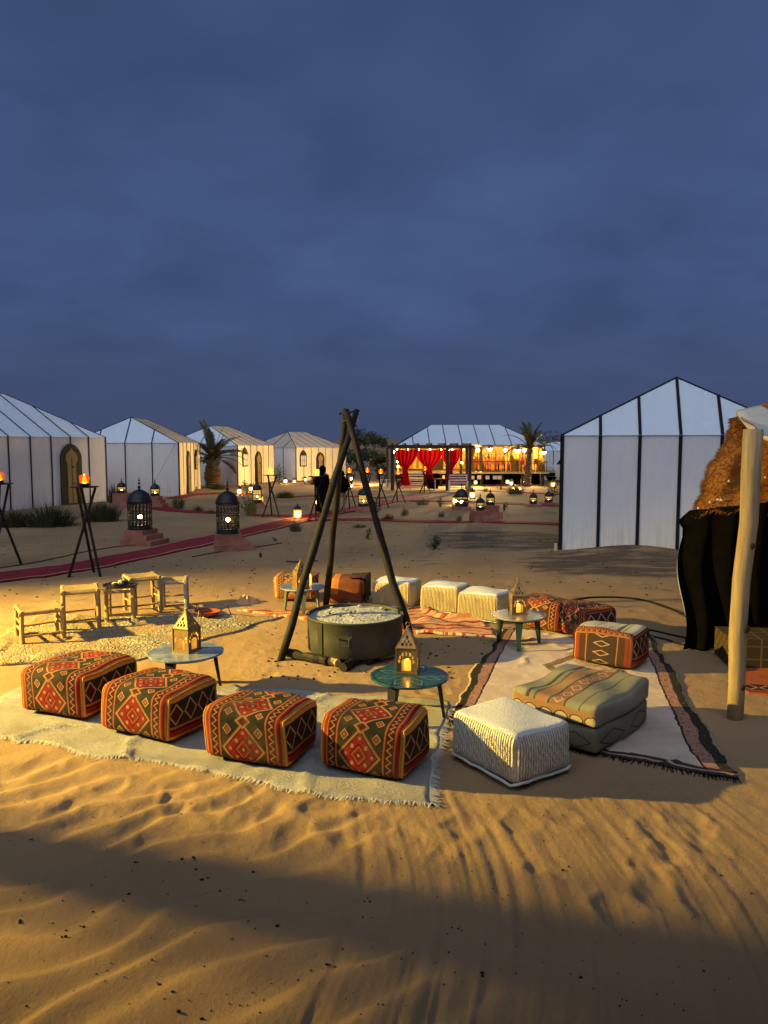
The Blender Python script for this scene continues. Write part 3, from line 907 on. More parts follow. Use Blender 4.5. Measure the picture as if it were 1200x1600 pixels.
# ================================================================== PERGOLA
PYF, PYB = 40.0, 44.0
pg = thing('pergola', 'dark timber pergola hung with red drapes before the restaurant', 'pergola', (0, 0, 0))
posts = [(613, PYF), (699, PYF), (734, PYF), (605, PYB), (720, PYB), (729, PYF + 1.6)]
topz = D(670, 700, PYF).z
for px, y in posts:
    x = D(px, 740, y).x; z0 = gz(x, y)
    MB().box((x, y, (topz + z0) / 2 - .05), (.17 if y == PYF else .13, .17, topz - z0 + .1)).build('post', M['darkwood'], pg)
xl, xr = D(613, 740, PYF).x, D(734, 740, PYF).x
MB().box(((xl + xr) / 2, PYF, topz + .06), (xr - xl + .5, .16, .18)).build('beam', M['darkwood'], pg)
MB().box(((xl + xr) / 2, PYB, topz + .06), (xr - xl + .5, .12, .16)).build('beam', M['darkwood'], pg)
for k in range(7):
    x = xl + (xr - xl) * k / 6
    MB().box((x, (PYF + PYB) / 2, topz + .20), (.1, PYB - PYF + .5, .1)).build('rafter', M['darkwood'], pg)
# drapes: gathered cloth tied at the middle
def drape(pxa, pxb, pxc, y, lab=None):
    xa, xb, xc = D(pxa, 720, y).x, D(pxb, 720, y).x, D(pxc, 720, y).x
    zt, zb = topz - .02, .25
    def f(u, v):
        zz = zt + (zb - zt) * v
        tie = math.exp(-((v - .60) / .24) ** 2)
        k = 1 - .78 * tie if v < .60 else .22 + .25 * (v - .60) / .40
        x = xa + (xb - xa) * u
        x = xc + (x - xc) * k
        sag = .10 * math.sin(PI * u) * max(0, 1 - v * 3)
        return (x, y + .12 + .085 * math.sin(u * 34 + v * 2) * (1.2 - k * .5), zz - sag)
    d = MB().grid(f, 60, 26).build('drape', M['sheer_red'], pg, True)
    zt2 = zt + (zb - zt) * .60
    MB().tube([(xc + .1 * math.cos(a), y + .12 + .1 * math.sin(a), zt2) for a in [i * PI / 5 for i in range(11)]], .03, 6).build('tie_band', M['redcloth'], d)
drape(617, 652, 633, PYF); drape(650, 691, 671, PYF); drape(690, 720, 704, PYF)
# string lights on the beam
for k in range(7):
    x = xl + (xr - xl) * (k + .4) / 7
    w = MB().tube([(x, PYF - .1, topz + .02), (x, PYF - .1, topz - .05)], .006, 4).build('cord', M['black_iron'], pg)
    MB().sphere((x, PYF - .1, topz - .08), .03, 8, 6).build('bulb', M['bulb_white'], w)
for px, py, yy in ((640, 726, 42.5), (682, 720, 43.5), (676, 714, 43), (622, 729, 42), (612, 722, 44.5), (722, 723, 43.5), (708, 727, 42.5), (621, 721, 43)):
    p = D(px, py, yy)
    w = MB().tube([(p.x, yy, topz + .1), (p.x, yy, p.z + .06)], .006, 4).build('cord', M['black_iron'], pg)
    MB().sphere(tuple(p), .05, 8, 6).build('bulb', M['bulb'], w)

# white low fence bays in front of the pergola
def fence_bay(x, y, w, label, mat):
    t = thing('garden_fence', label, 'fence', onw(x, y), 0, 'low fence bays around the pergola')
    for k in range(3): MB().box((-w / 2 + k * w / 2, 0, .28), (.05, .05, .58)).build('post', mat, t)
    for z in (.12, .32, .54): MB().box((0, 0, z), (w, .03, .04)).build('rail', mat, t)
for k, (px, py, wpx, lab, mm) in enumerate(((604, 765, 20, 'white painted fence bay beside the outer pergola posts', 'whitepaint'), (641, 766, 40, 'pale yellow fence bay under the first red drape', 'yellowpaint'))):
    p = D(px, py, PYF + .5)
    fence_bay(p.x, PYF + .5, wpx / F_PX * PYF, lab, M[mm])
# benches
def bench(px, y, w, label, cush):
    p = D(px, 760, y)
    t = thing('slatted_bench', label, 'bench', onw(p.x, y), 0, 'slatted benches at the pergola')
    for sx in (-1, 1):
        for sy in (-1, 1): MB().box((sx * w / 2, sy * .24, .26 if sy < 0 else .42), (.05, .05, .52 if sy < 0 else .84)).build('leg', M['whitepaint'], t)
    for k in range(4): MB().box((0, -.2 + k * .13, .42), (w, .09, .03)).build('slat', M['whitepaint'], t)
    for k in range(3): MB().box((0, -.27, .18 + k * .12), (w, .025, .05)).build('slat', M['whitepaint'], t)
    for k in range(3): MB().box((0, .25, .55 + k * .13), (w, .025, .06)).build('slat', M['whitepaint'], t)
    MB().box((0, 0, .48), (w - .08, .44, .09)).build('cushion', cush, t)
bench(716, PYF - .3, .95, 'white slatted bench with red cushion at the last pergola post', M['redcloth'])
bench(646, PYF + 2.4, 1.2, 'cream bench under the first red drape behind the fence', M['ochre'])
# white table and dark armchair
p = D(690, 766, PYF - .1)
t = thing('side_table', 'white framed table with a lit candle under the pergola', 'table', onw(p.x, PYF - .1))
for sx in (-1, 1):
    for sy in (-1, 1): MB().box((sx * .36, sy * .24, .29), (.045, .045, .58)).build('leg', M['whitepaint'], t)
MB().box((0, 0, .60), (.8, .56, .05)).build('table_top', M['darkwood'], t)
MB().lathe([(.05, 0), (.05, .16)], 8, (.1, 0, .626)).build('candle', M['torchglass_y'], t)
p = D(676, 767, PYF + .2)
t = thing('armchair', 'dark upholstered armchair between the white table and red drape', 'armchair', onw(p.x, PYF + .2))
MB().box((0, 0, .25), (.55, .6, .34)).build('seat', M['blackcloth'], t)
MB().box((0, .28, .58), (.55, .12, .6)).build('backrest', M['blackcloth'], t)
for s_ in (-1, 1): MB().box((s_ * .26, 0, .5), (.09, .55, .2)).build('armrest', M['blackcloth'], t)

# ================================================================== PALMS
def palm(label, base, trunk_h, r, fr_len, n, lean=(0, 0), stout=False, seed=1, droop=1.0):
    rnd = random.Random(seed)
    t = thing('palm_tree', label, 'palm tree', base)
    nz = 26; mb = MB(); pts = []; rad = []
    for k in range(nz + 1):
        u = k / nz
        pts.append((lean[0] * u * u, lean[1] * u * u, -.1 + (trunk_h + .1) * u))
        base_r = r * (1.25 - .45 * u if not stout else 1.0 + .55 * math.sin(PI * min(1, u * 1.05)) - .2 * u)
        rad.append(base_r * (1.12 if k % 2 else .9))
    mb.tube(pts, rad, 12, wob=.08)
    tr = mb.build('trunk', M['palmtrunk'], t)
    bm_ = MB()                                  # old leaf stubs
    for k in range(60):
        u = rnd.uniform(.15, 1.0); a = rnd.uniform(0, 2 * PI); rr = r * 1.2
        p = Vector((lean[0] * u * u + math.cos(a) * rr * .8, lean[1] * u * u + math.sin(a) * rr * .8, trunk_h * u))
        d = Vector((math.cos(a), math.sin(a), 1.1))
        bm_.bar(p, p + d * r * .55, r * .3, r * .12)
    tag(bm_.build('leaf_stub', M['palmtrunk'], tr), kind='stuff')
    top = Vector((lean[0], lean[1], trunk_h))
    for k in range(n):
        a = 2 * PI * k / n * 2.618 + rnd.uniform(-.2, .2)
        el = R(rnd.uniform(22, 82)) if k % 3 else R(rnd.uniform(-5, 35))
        ln = fr_len * rnd.uniform(.8, 1.1)
        d = Vector((math.cos(a) * math.cos(el), math.sin(a) * math.cos(el), math.sin(el)))
        sp = []; p = top.copy(); dd = d.copy()
        for q in range(13):
            sp.append(p.copy()); p = p + dd * (ln / 12); dd = (dd + Vector((0, 0, -.07 * droop - .008 * q))).normalized()
        fb = MB(); fb.tube(sp, [.022 - .0014 * i for i in range(13)], 4)
        side = d.cross(Vector((0, 0, 1))).normalized() if abs(d.z) < .98 else Vector((1, 0, 0))
        for q in range(2, 60):
            f = q / 60 * 12; i = int(f); pp = sp[i].lerp(sp[min(i + 1, 12)], f - i)
            tg = (sp[min(i + 1, 12)] - sp[max(i - 1, 0)]).normalized()
            ll = ln * .20 * math.sin(PI * (q / 60) ** .7) ** .6 * rnd.uniform(.8, 1.1)
            for sg in (-1, 1):
                ld = (side * sg * .8 + tg * .75 + Vector((0, 0, .28 + rnd.uniform(-.2, .1)))).normalized()
                tip = pp + ld * ll + Vector((0, 0, -.12 * ll)); wv = tg * (.010 + .004 * fr_len)
                mid = pp.lerp(tip, .5) + Vector((0, 0, .03 * ll))
                o_ = len(fb.v); fb.v += [tuple(pp - wv), tuple(pp + wv), tuple(mid + wv), tuple(mid - wv), tuple(tip)]
                fb.f += [(o_, o_ + 1, o_ + 2, o_ + 3), (o_ + 3, o_ + 2, o_ + 4)]
        fb.build('frond', M['palmleaf'], t)
    return t
p = G(333, 762)
palm('short stout palm with upright fronds beside the cream fronted tents', onw(p.x, p.y), 1.6, .31, 2.2, 40, stout=True, seed=4, droop=.7)
yy = RY - 1.8; p = D(824, 752, yy)
palm('slim palm in front of the lit restaurant windows', onw(p.x, yy), 2.15, .17, 1.75, 20, lean=(.12, 0), seed=9, droop=1.0)

# ================================================================== NOMAD SHELTER on the right
def fur_material():
    m = Mat('brown_camel_wool', .95, .1)
    a = m.noise(5, 4); b = m.noise(55, 5, rough=.7, stretch=(1, 1, .35))
    c = m.mix(((a - .5) * 2 + .5).mx(0).mn(1), (.30, .105, .020), (.46, .185, .04))
    c = m.mix(((b - .45) * 3).mx(0).mn(1) * .6, c, (.52, .25, .06))
    m.color(c); m.bump(b, .9, .04); m.bump(m.noise(160, 3), .5, .01)
    return m.m
M['fur'] = fur_material()
M['offwhite'] = pmat('offwhite_cloth', (.55, .53, .48), .9, .1, 3, .3, 80)
ns = thing('nomad_shelter', 'dark nomad shelter with brown wool roof and black cloth wall', 'tent', (0, 0, 0))
E0 = D(1078, 802, 8.75); E1 = D(1330, 775, 7.3)                    # eave
T0 = D(1150, 652, 9.9); T1 = D(1340, 560, 9.6)                     # ridge
def wool(u, v):
    a = E0.lerp(E1, u); b = T0.lerp(T1, u)
    p = a.lerp(b, v)
    bul = .10 * math.sin(PI * v) + .05 * math.sin(u * 9 + v * 4) + .04 * math.sin(u * 23 - v * 7)
    p = p + Vector((-.3, -.7, .6)).normalized() * bul * min(1, u * 7 + .15)
    p.z += -.05 * (1 - v) * (1 + math.sin(u * 26)) * .6
    p.x += (.03 * math.sin(v * 11) + .012 * math.sin(v * 37)) * (1 - u)
    return p
fr0 = MB().grid(wool, 60, 40)
roofo = fr0.build('wool_roof', M['fur'], ns, True)
# shaggy tufts over the wool
rnd = random.Random(3); fb = MB()
for k in range(5200):
    u = rnd.random() ** 1.6; v = rnd.random()
    if rnd.random() < .10: u = rnd.uniform(0, .012)
    if rnd.random() < .06: v = rnd.uniform(0, .02)
    p = Vector(wool(u, v)); d = Vector((-.5 + rnd.uniform(-.5, .3), -.5 + rnd.uniform(-.3, .3), -.15 + rnd.uniform(-.7, .6))).normalized()
    if u < .012: d = Vector((-1, -.1, rnd.uniform(-.2, .7))).normalized()
    ln = rnd.uniform(.03, .085); s = d.orthogonal().normalized() * .006
    o_ = len(fb.v); fb.v += [tuple(p - s), tuple(p + s), tuple(p + d * ln + Vector((0, 0, -.02)))]; fb.f.append((o_, o_ + 1, o_ + 2))
tag(fb.build('wool_tuft', M['fur'], ns), kind='stuff')
# little mirror sequins
for px, py in ((1086, 791), (1108, 791), (1123, 790), (1130, 793), (1128, 797), (1130, 772), (1192, 796), (1197, 750)):
    u = (px - 1080) / 260; p = Vector(wool(max(0, u), .06 if py > 780 else .2)) + Vector((-.02, -.045, .02))
    MB().sphere(tuple(p), .014, 8, 5).build('sequin', M['whitepaint'], ns)
# black cloth wall below the eave
B0 = G(1062, 1016); B1 = G(1290, 1010)
def blackwall(u, v):
    a = E0.lerp(E1, u) + Vector((-.05, 0, .03)); b = B0.lerp(B1, u)
    p = b.lerp(a, v); p.z = (a.z) * v
    p.y += .06 * math.sin(u * 34) * (1 - .4 * v); p.x += .07 * math.sin(v * 6.5 + .6) * (1 - u) ** 2 - .10 * math.exp(-((v - .93) / .05) ** 2) * (1 - u) ** 6
    return p
MB().grid(blackwall, 70, 24).build('cloth_wall', M['blackcloth'], ns, True)
def sidewall(u, v):
    a = Vector(blackwall(0, v)); b = a + Vector((2.6, 3.2, 0))
    p = a.lerp(b, u); p.x += .05 * math.sin(u * 30); return p
MB().grid(sidewall, 50, 16).build('cloth_wall', M['blackcloth'], ns, True)
# frayed pale edge strip of the black cloth
MB().tube([Vector(blackwall(0, v)) + Vector((-.015, -.02, 0)) for v in (.25, .35, .45, .55, .66)], [.001, .003, .004, .003, .001], 6).build('frayed_edge', M['offwhite'], ns)
# front post
foot = G(1148, 1122); tp = D(1177, 680, foot.y)
mid = foot.lerp(tp, .5) + Vector((-.02, 0, 0))
pts = [foot + Vector((0, 0, -.15)), foot.lerp(tp, .12) + Vector((.0, 0, 0)), foot.lerp(tp, .3) + Vector((-.022, 0, 0)), mid, foot.lerp(tp, .7) + Vector((.012, 0, 0)), foot.lerp(tp, .87), tp + Vector((0, 0, .05))]
post = MB().tube(pts, [.066, .068, .072, .072, .076, .078, .08], 16, wob=.02).build('front_post', M['paleposts'], ns, True)
for q, w in ((.33, .018), (.62, .014), (.12, .013)):
    c = foot.lerp(tp, q) + Vector((.02, -.072, 0))
    MB().sphere(tuple(c), w * 1.7, 8, 6, (1, .4, 1.2)).build('knot', M['darkwood'], post)
# off-white cloth ridge and canopy going up to the right over the entrance
K0 = D(1212, 694, 6.5); K1 = T0 + Vector((-.03, -.05, .05))
def canopy(u, v):
    a = K1.lerp(K0, v); b = a + Vector((3.4, .9, .45))
    p = a.lerp(b, u); p.z += -.10 * math.sin(PI * v) * (1 - .3 * u) + .03 * math.sin(u * 11 + v * 3); return p
mbc = MB().grid(canopy, 30, 16)
nv_ = len(mbc.v); mbc.v += [(x, y, z + .035) for x, y, z in mbc.v]; mbc.f += [tuple(i + nv_ for i in f)[::-1] for f in mbc.f]
for j in range(16):
    a_, b_ = j * 31, (j + 1) * 31; mbc.f.append((a_, b_, b_ + nv_, a_ + nv_))
for i in range(30):
    a_ = 16 * 31 + i; mbc.f.append((a_, a_ + 1, a_ + 1 + nv_, a_ + nv_)); mbc.f.append((i, i + nv_, i + 1 + nv_, i + 1))
mbc.build('canopy', M['offwhite'], ns, True)
# tassel lining folded at the post head
def flap(u, v):
    p = K0.lerp(K1, u * .95); return p + Vector((.16 * v + .03 * math.sin(u * 14), -.02, -.24 * v * (1 - .3 * u)))
MB().grid(flap, 20, 6).build('wool_valance', M['fur'], ns, True)
# second post and back of the shelter, dark
p2 = G(1420, 1090)
MB().tube([p2 + Vector((0, 0, -.1)), Vector((p2.x + .05, p2.y, 3.0))], [.08, .07], 12).build('back_post', M['paleposts'], ns)
# wide dark awning, unseen, put in to shade the near sand from the sky
aw = thing('shade_awning', 'broad black awning added out of view to shade the near sand', 'awning', (0, 0, 0))
def awn(u, v):
    x = -9 + 18 * u; return (x, 1.25 - 8.7 * v, 3.5 + .8 * v + .12 * math.sin(u * 12) * math.sin(PI * v))
MB().grid(awn, 40, 12).build('canopy', M['blackcloth'], aw, True)
MB().grid(lambda u, v: (-9 + 18 * u, -2.4 + .07 * math.sin(u * 60), 4.2 * v), 80, 3).build('back_wall', M['blackcloth'], aw, True)
for u in (0, .33, .67, 1):
    x = -9 + 18 * u
    MB().tube([(x, -.6, -.1), (x, -.6, 3.6)], [.09, .08], 10).build('post', M['paleposts'], aw)

# ================================================================== RUGS
def rug(name, label, cs, mat, nu=60, nv=60, lift=.012, wr=.012, thick=.016, jag=.02, seed=1, group='rugs laid round the fire'):
    """cs: four ground corners (u0v0, u1v0, u1v1, u0v1)"""
    cs = [Vector((c.x, c.y, 0)) for c in cs]
    uu = np.linspace(0, 1, nu + 1); vv = np.linspace(0, 1, nv + 1)
    U, Vv = np.meshgrid(uu, vv)
    P = [(c.x, c.y) for c in cs]
    w = [(1 - U) * (1 - Vv), U * (1 - Vv), U * Vv, (1 - U) * Vv]
    Xr = sum(w[i] * P[i][0] for i in range(4)); Yr = sum(w[i] * P[i][1] for i in range(4))
    edge = np.minimum(np.minimum(U, 1 - U), np.minimum(Vv, 1 - Vv))
    off = (fbm(Xr * 2.2, Yr * 2.2, seed, 3) - .5) * 2
    off2 = (fbm(Xr * 2.2 + 9, Yr * 2.2, seed + 5, 3) - .5) * 2
    k = np.clip(1 - edge / .12, 0, 1)
    Xr = Xr + off * .10 * k + off2 * jag; Yr = Yr + off2 * .10 * k + off * jag
    Z = ground_h(Xr.ravel(), Yr.ravel()).reshape(Xr.shape) + lift
    wrk = np.abs(fbm(Xr * 1.6, Yr * 4.2, seed + 8, 3) - .5) * 2
    Z = Z + wr * wrk + wr * 1.6 * np.exp(-((fbm(Xr * .8, Yr * 1.7, seed + 3, 2) - .5) / .02) ** 2)
    du = (cs[1] - cs[0]).length; dv = (cs[3] - cs[0]).length
    mb = MB(); mb.v = [tuple(q) for q in np.stack([Xr.ravel(), Yr.ravel(), Z.ravel()], 1)]
    uv = [(a * du, b * dv) for a, b in zip(U.ravel(), Vv.ravel())]
    n = nu + 1
    for j in range(nv):
        for i in range(nu): mb.f.append((j * n + i, j * n + i + 1, (j + 1) * n + i + 1, (j + 1) * n + i))
    per = [i for i in range(nu)] + [j * n + nu for j in range(nv)] + [nv * n + nu - i for i in range(nu)] + [(nv - j) * n for j in range(nv)]
    o = len(mb.v)
    for q in per:
        x, y, z = mb.v[q]; mb.v.append((x, y, z - thick - .02)); uv.append(uv[q])
    for i in range(len(per)):
        j = (i + 1) % len(per); mb.f.append((per[i], o + i, o + j, per[j]))
    ob = mb.build(name, mat, None, True, uv)
    ob.modifiers.clear()
    ob['_grid'] = 0
    del ob['_grid']
    tag(ob, label, 'rug', group)
    return ob, (Xr, Yr, Z)
def fringe(ob, XYZ, side, mat, ln=.09, seed=2, dens=5):
    rnd = random.Random(seed); Xr, Yr, Z = XYZ; mb = MB()
    rows = {'v0': (0, 1), 'v1': (-1, -2)}
    if side in rows: a = [(Xr[rows[side][0], i], Yr[rows[side][0], i], Z[rows[side][0], i]) for i in range(Xr.shape[1])]; b = [(Xr[rows[side][1], i], Yr[rows[side][1], i], 0) for i in range(Xr.shape[1])]
    else:
        c0, c1 = (0, 1) if side == 'u0' else (-1, -2)
        a = [(Xr[j, c0], Yr[j, c0], Z[j, c0]) for j in range(Xr.shape[0])]; b = [(Xr[j, c1], Yr[j, c1], 0) for j in range(Xr.shape[0])]
    for i in range(len(a) - 1):
        for k in range(dens):
            t = (k + rnd.random()) / dens
            p = Vector(a[i]).lerp(Vector(a[i + 1]), t); q = Vector(b[i]).lerp(Vector(b[i + 1]), t)
            d = (p - q); d.z = 0; d.normalize(); d = (d + Vector((rnd.uniform(-.5, .5), rnd.uniform(-.5, .5), 0))).normalized()
            l = ln * rnd.uniform(.5, 1.2); s = Vector((d.y, -d.x, 0)) * .005
            e = p + d * l; e.z = p.z - .012
            o_ = len(mb.v); mb.v += [tuple(p - s), tuple(p + s), tuple(e + s * .6), tuple(e - s * .6)]; mb.f.append((o_, o_ + 1, o_ + 2, o_ + 3))
    tag(mb.build('fringe', mat, ob), kind='stuff')

def uvx(m):
    q = m.n('ShaderNodeSeparateXYZ'); m.nt.links.new(m.coords('UV'), q.inputs[0])
    return X(m.nt, q.outputs[0]), X(m.nt, q.outputs[1])
def shag_mat(name, col, streak=(1, 1)):
    m = Mat(name, .98, .08)
    a = m.noise(3, 5); b = m.noise(55, 4, which='UV', rough=.7, stretch=(streak[0], streak[1], 1)); c = m.noise(1.4, 6, rough=.65)
    cc = m.mix(((a - .5) * 2 + .5).mx(0).mn(1), sc(col, .82), sc(col, 1.1))
    cc = m.mix(((b - .55) * 4).mx(0).mn(1) * .4, cc, sc(col, .5))
    cc = m.mix(((c - .6) * 6).mx(0).mn(1) * .45, cc, (.30, .20, .10))
    m.color(cc); m.bump(b, 1.0, .045); m.bump(m.noise(140, 3, which='UV'), .6, .015)
    return m.m
M['rug_white'] = shag_mat('cream_shag_rug', (.48, .45, .39), (.6, 1.6))
def pile_mat():
    m = Mat('pale_patterned_pile', .98, .08)
    u, v = uvx(m)
    a = m.noise(3, 4); b = m.noise(22, 4, which='UV', rough=.65)
    col = m.mix(((a - .5) * 2 + .5).mx(0).mn(1), (.27, .235, .16), (.40, .345, .235))
    du = (u / .19).fr() - .5; dv = (v / .26).fr() - .5
    dd = du.abs() + dv.abs()
    col = m.mix((dd.near(.33, .05)) * ((b - .35) * 4).mx(0).mn(1) * .75, col, (.09, .08, .06))
    col = m.mix((dd < .10) * .6, col, (.16, .12, .07))
    vor = m.n('ShaderNodeTexVoronoi', feature='DISTANCE_TO_EDGE'); vor.inputs['Scale'].default_value = 27
    m.nt.links.new(m.coords('UV'), vor.inputs['Vector'])
    vd = X(m.nt, vor.outputs['Distance'])
    col = m.mix((1.0 - vd * 9).mx(0) * .55, col, (.13, .11, .08))
    sd = ((m.noise(1.6, 5, rough=.6) - .45) * 9).mx(0).mn(1)
    col = m.mix(sd * .85, col, (.25, .16, .078))
    m.color(col); m.bump((vd * 5).mn(1.0) * (1.0 - sd * .8), .7, .03); m.bump(b, .6, .02)
    return m.m
M['rug_pile'] = pile_mat()
def stripe_mat():
    m = Mat('red_striped_kilim_rug', .95, .1)
    u, v = uvx(m)
    w = m.noise(3.2, 3, which='UV')
    s = ((u + (w - .5) * .16) / .34).fr()
    col = m.mix(s < .5, (.36, .065, .03), (.50, .30, .16))
    col = m.mix(s.near(.18, .06), col, (.46, .17, .06))
    col = m.mix(s.near(.72, .05), col, (.14, .04, .03))
    col = m.mix(s.near(.9, .04), col, (.58, .46, .30))
    b = m.noise(40, 4, which='UV', stretch=(2, .7, 1))
    col = m.mix(((b - .5) * 3).mx(0).mn(1) * .4, col, (.18, .07, .04))
    m.color(col); m.bump(b, .8, .02)
    return m.m
M['rug_red'] = stripe_mat()
def border_rug_mat(W_, L_):
    m = Mat('cream_bordered_rug', .96, .1)
    u, v = uvx(m)
    a = m.noise(2.2, 5); b = m.noise(70, 4, which='UV', rough=.7)
    col = m.mix(((a - .5) * 2.4 + .5).mx(0).mn(1), (.44, .33, .25), (.58, .46, .36))
    eu = u.mn(W_ - u); ev = v.mn(L_ - v)
    d = eu
    jig = (m.noise(14, 2, which='UV') - .5) * .03
    d = d + jig
    fig = m.noise(34, 2, which='UV')
    # long side borders: dark band, speckled pink band, dark line
    col = m.mix((d < .21) * 1.0, col, (.32, .17, .12))
    col = m.mix((d < .21) * ((fig - .56) * 9).mx(0).mn(1), col, (.07, .03, .03))
    col = m.mix(d.near(.215, .011), col, (.035, .025, .022))
    col = m.mix(d < .10, col, (.028, .026, .018))
    col = m.mix((d < .10) * ((fig - .6) * 9).mx(0).mn(1), col, (.10, .09, .05))
    col = m.mix((d < .02), col, (.35, .25, .16))
    e2 = ev + jig
    col = m.mix((e2 < .10), col, (.05, .035, .03))
    col = m.mix(e2.near(.045, .012), col, (.40, .25, .18))
    # stepped medallions
    for cu, cv, s in ((W_ * .55, L_ * .55, .42), (W_ * .55, L_ * .98, .3)):
        q = (u - cu).abs() + (v - cv).abs() * .75
        q = (q * 24).fl() / 24.0
        col = m.mix(q.near(s, .05), col, (.25, .17, .10))
        col = m.mix(q.near(s, .05) * ((fig - .5) * 9).mx(0).mn(1), col, (.06, .04, .03))
        col = m.mix((q < s - .12) * ((m.noise(11, 2, which='UV') - .48) * 7).mx(0).mn(1) * .5, col, (.26, .10, .10))
    m.color(col); m.bump(b, .7, .012); m.bump(m.noise(9, 3, which='UV'), .4, .02)
    return m.m

ob, g = rug('flat_rug', 'cream shaggy rug under the four front kilim poufs', [G(-60, 1142), G(668, 1262), G(706, 1100), G(60, 1052)], M['rug_white'], 90, 60, .016, .016, seed=3)
fringe(ob, g, 'u1', M['rug_white'], .07, 5, 6); fringe(ob, g, 'v0', M['rug_white'], .05, 6, 3)
# red scrap woven into its corner
pc = G(672, 1250)
ob2, g = rug('flat_rug', 'pale pebbly patterned rug under the stick stools', [G(-70, 1040), G(215, 1033), G(440, 966), G(60, 962)], M['rug_pile'], 70, 50, .016, .02, seed=14)
ob3, g = rug('flat_rug', 'crumpled red striped rug under the rear poufs', [G(372, 955), G(630, 990), G(772, 996), G(740, 948)], M['rug_red'], 90, 60, .014, .05, seed=23)
fringe(ob3, g, 'u0', M['rug_red'], .08, 8, 3)
TL, TRc, BR, BL = G(782, 982), G(1016, 985), G(1145, 1222), G(690, 1128)
W_, L_ = (BR - BL).length, (TL - BL).length
ob4, g = rug('flat_rug', 'large dusty pink rug with dark speckled borders by the nomad shelter', [BL, BR, TRc, TL], border_rug_mat(W_, L_), 70, 110, .012, .012, seed=37)
fringe(ob4, g, 'v0', M['blackcloth'], .07, 9, 2)

# ================================================================== POUFS
def rmap(p, w, d, h, r):
    c = Vector((0, 0, h / 2)); q = p - c; hd = (w / 2, d / 2, h / 2)
    i = Vector([max(-(hd[k] - r), min(hd[k] - r, q[k])) for k in range(3)]); e = q - i
    return c + i + (e.normalized() * r if e.length > 1e-9 else e)
def ease(t): return math.sin(t * PI / 2) * .75 + t * .25
def rface(mb, uvs, face, w, d, h, r, nu, nv, bulge, wob, ribs=0, ph=0.0):
    o = len(mb.v)
    for j in range(nv + 1):
        for i in range(nu + 1):
            s, t = ease(2 * i / nu - 1), ease(2 * j / nv - 1)
            b = bulge * (1 - s * s) * (1 - t * t)
            if face == 'front': p = Vector((s * w / 2, -d / 2, h / 2 + t * h / 2)); nrm = Vector((0, -1, 0)); uv = (s / 2 + .5, p.z)
            elif face == 'top': p = Vector((s * w / 2, t * d / 2, h)); nrm = Vector((0, 0, 1)); uv = (s / 2 + .5, h + p.y + d / 2)
            elif face == 'back': p = Vector((-s * w / 2, d / 2, h / 2 + t * h / 2)); nrm = Vector((0, 1, 0)); uv = (p.x / w + .5, h + d + h - p.z)
            elif face == 'right': p = Vector((w / 2, s * d / 2, h / 2 + t * h / 2)); nrm = Vector((1, 0, 0)); uv = (p.y + d / 2, p.z)
            else: p = Vector((-w / 2, -s * d / 2, h / 2 + t * h / 2)); nrm = Vector((-1, 0, 0)); uv = (p.y + d / 2, p.z)
            q = rmap(p, w, d, h, r) + nrm * b
            if ribs and face != 'top':
                along = q.x if face in ('front', 'back') else q.y
                lo = min(1, max(0, (q.z - .03) / .03)) * min(1, max(0, (h - .05 - q.z) / .03)) * (1 - abs(s) ** 8)
                q = q + nrm * (.013 * abs(math.sin(along * PI / ribs)) * (.8 + .4 * math.sin(q.z * 95 + along * 160)) * lo)
            k = wob
            if ribs: uv = (q.x if face in ('front', 'top', 'back') else q.y, uv[1])
            q = q + Vector((k * math.sin(q.z * 9 + q.y * 7 + 1 + ph), k * math.sin(q.x * 8 + q.z * 6 + ph * 1.7), (k * 1.1 * math.sin(q.x * 7 + q.y * 9 + 2 + ph * 2.3) + k * .5 * math.sin(q.x * 19 - q.y * 13 + ph)) * (q.z / h)))
            mb.v.append(tuple(q)); uvs.append(uv)
    for j in range(nv):
        for i in range(nu):
            a = o + j * (nu + 1) + i; mb.f.append((a, a + 1, a + nu + 2, a + nu + 1))

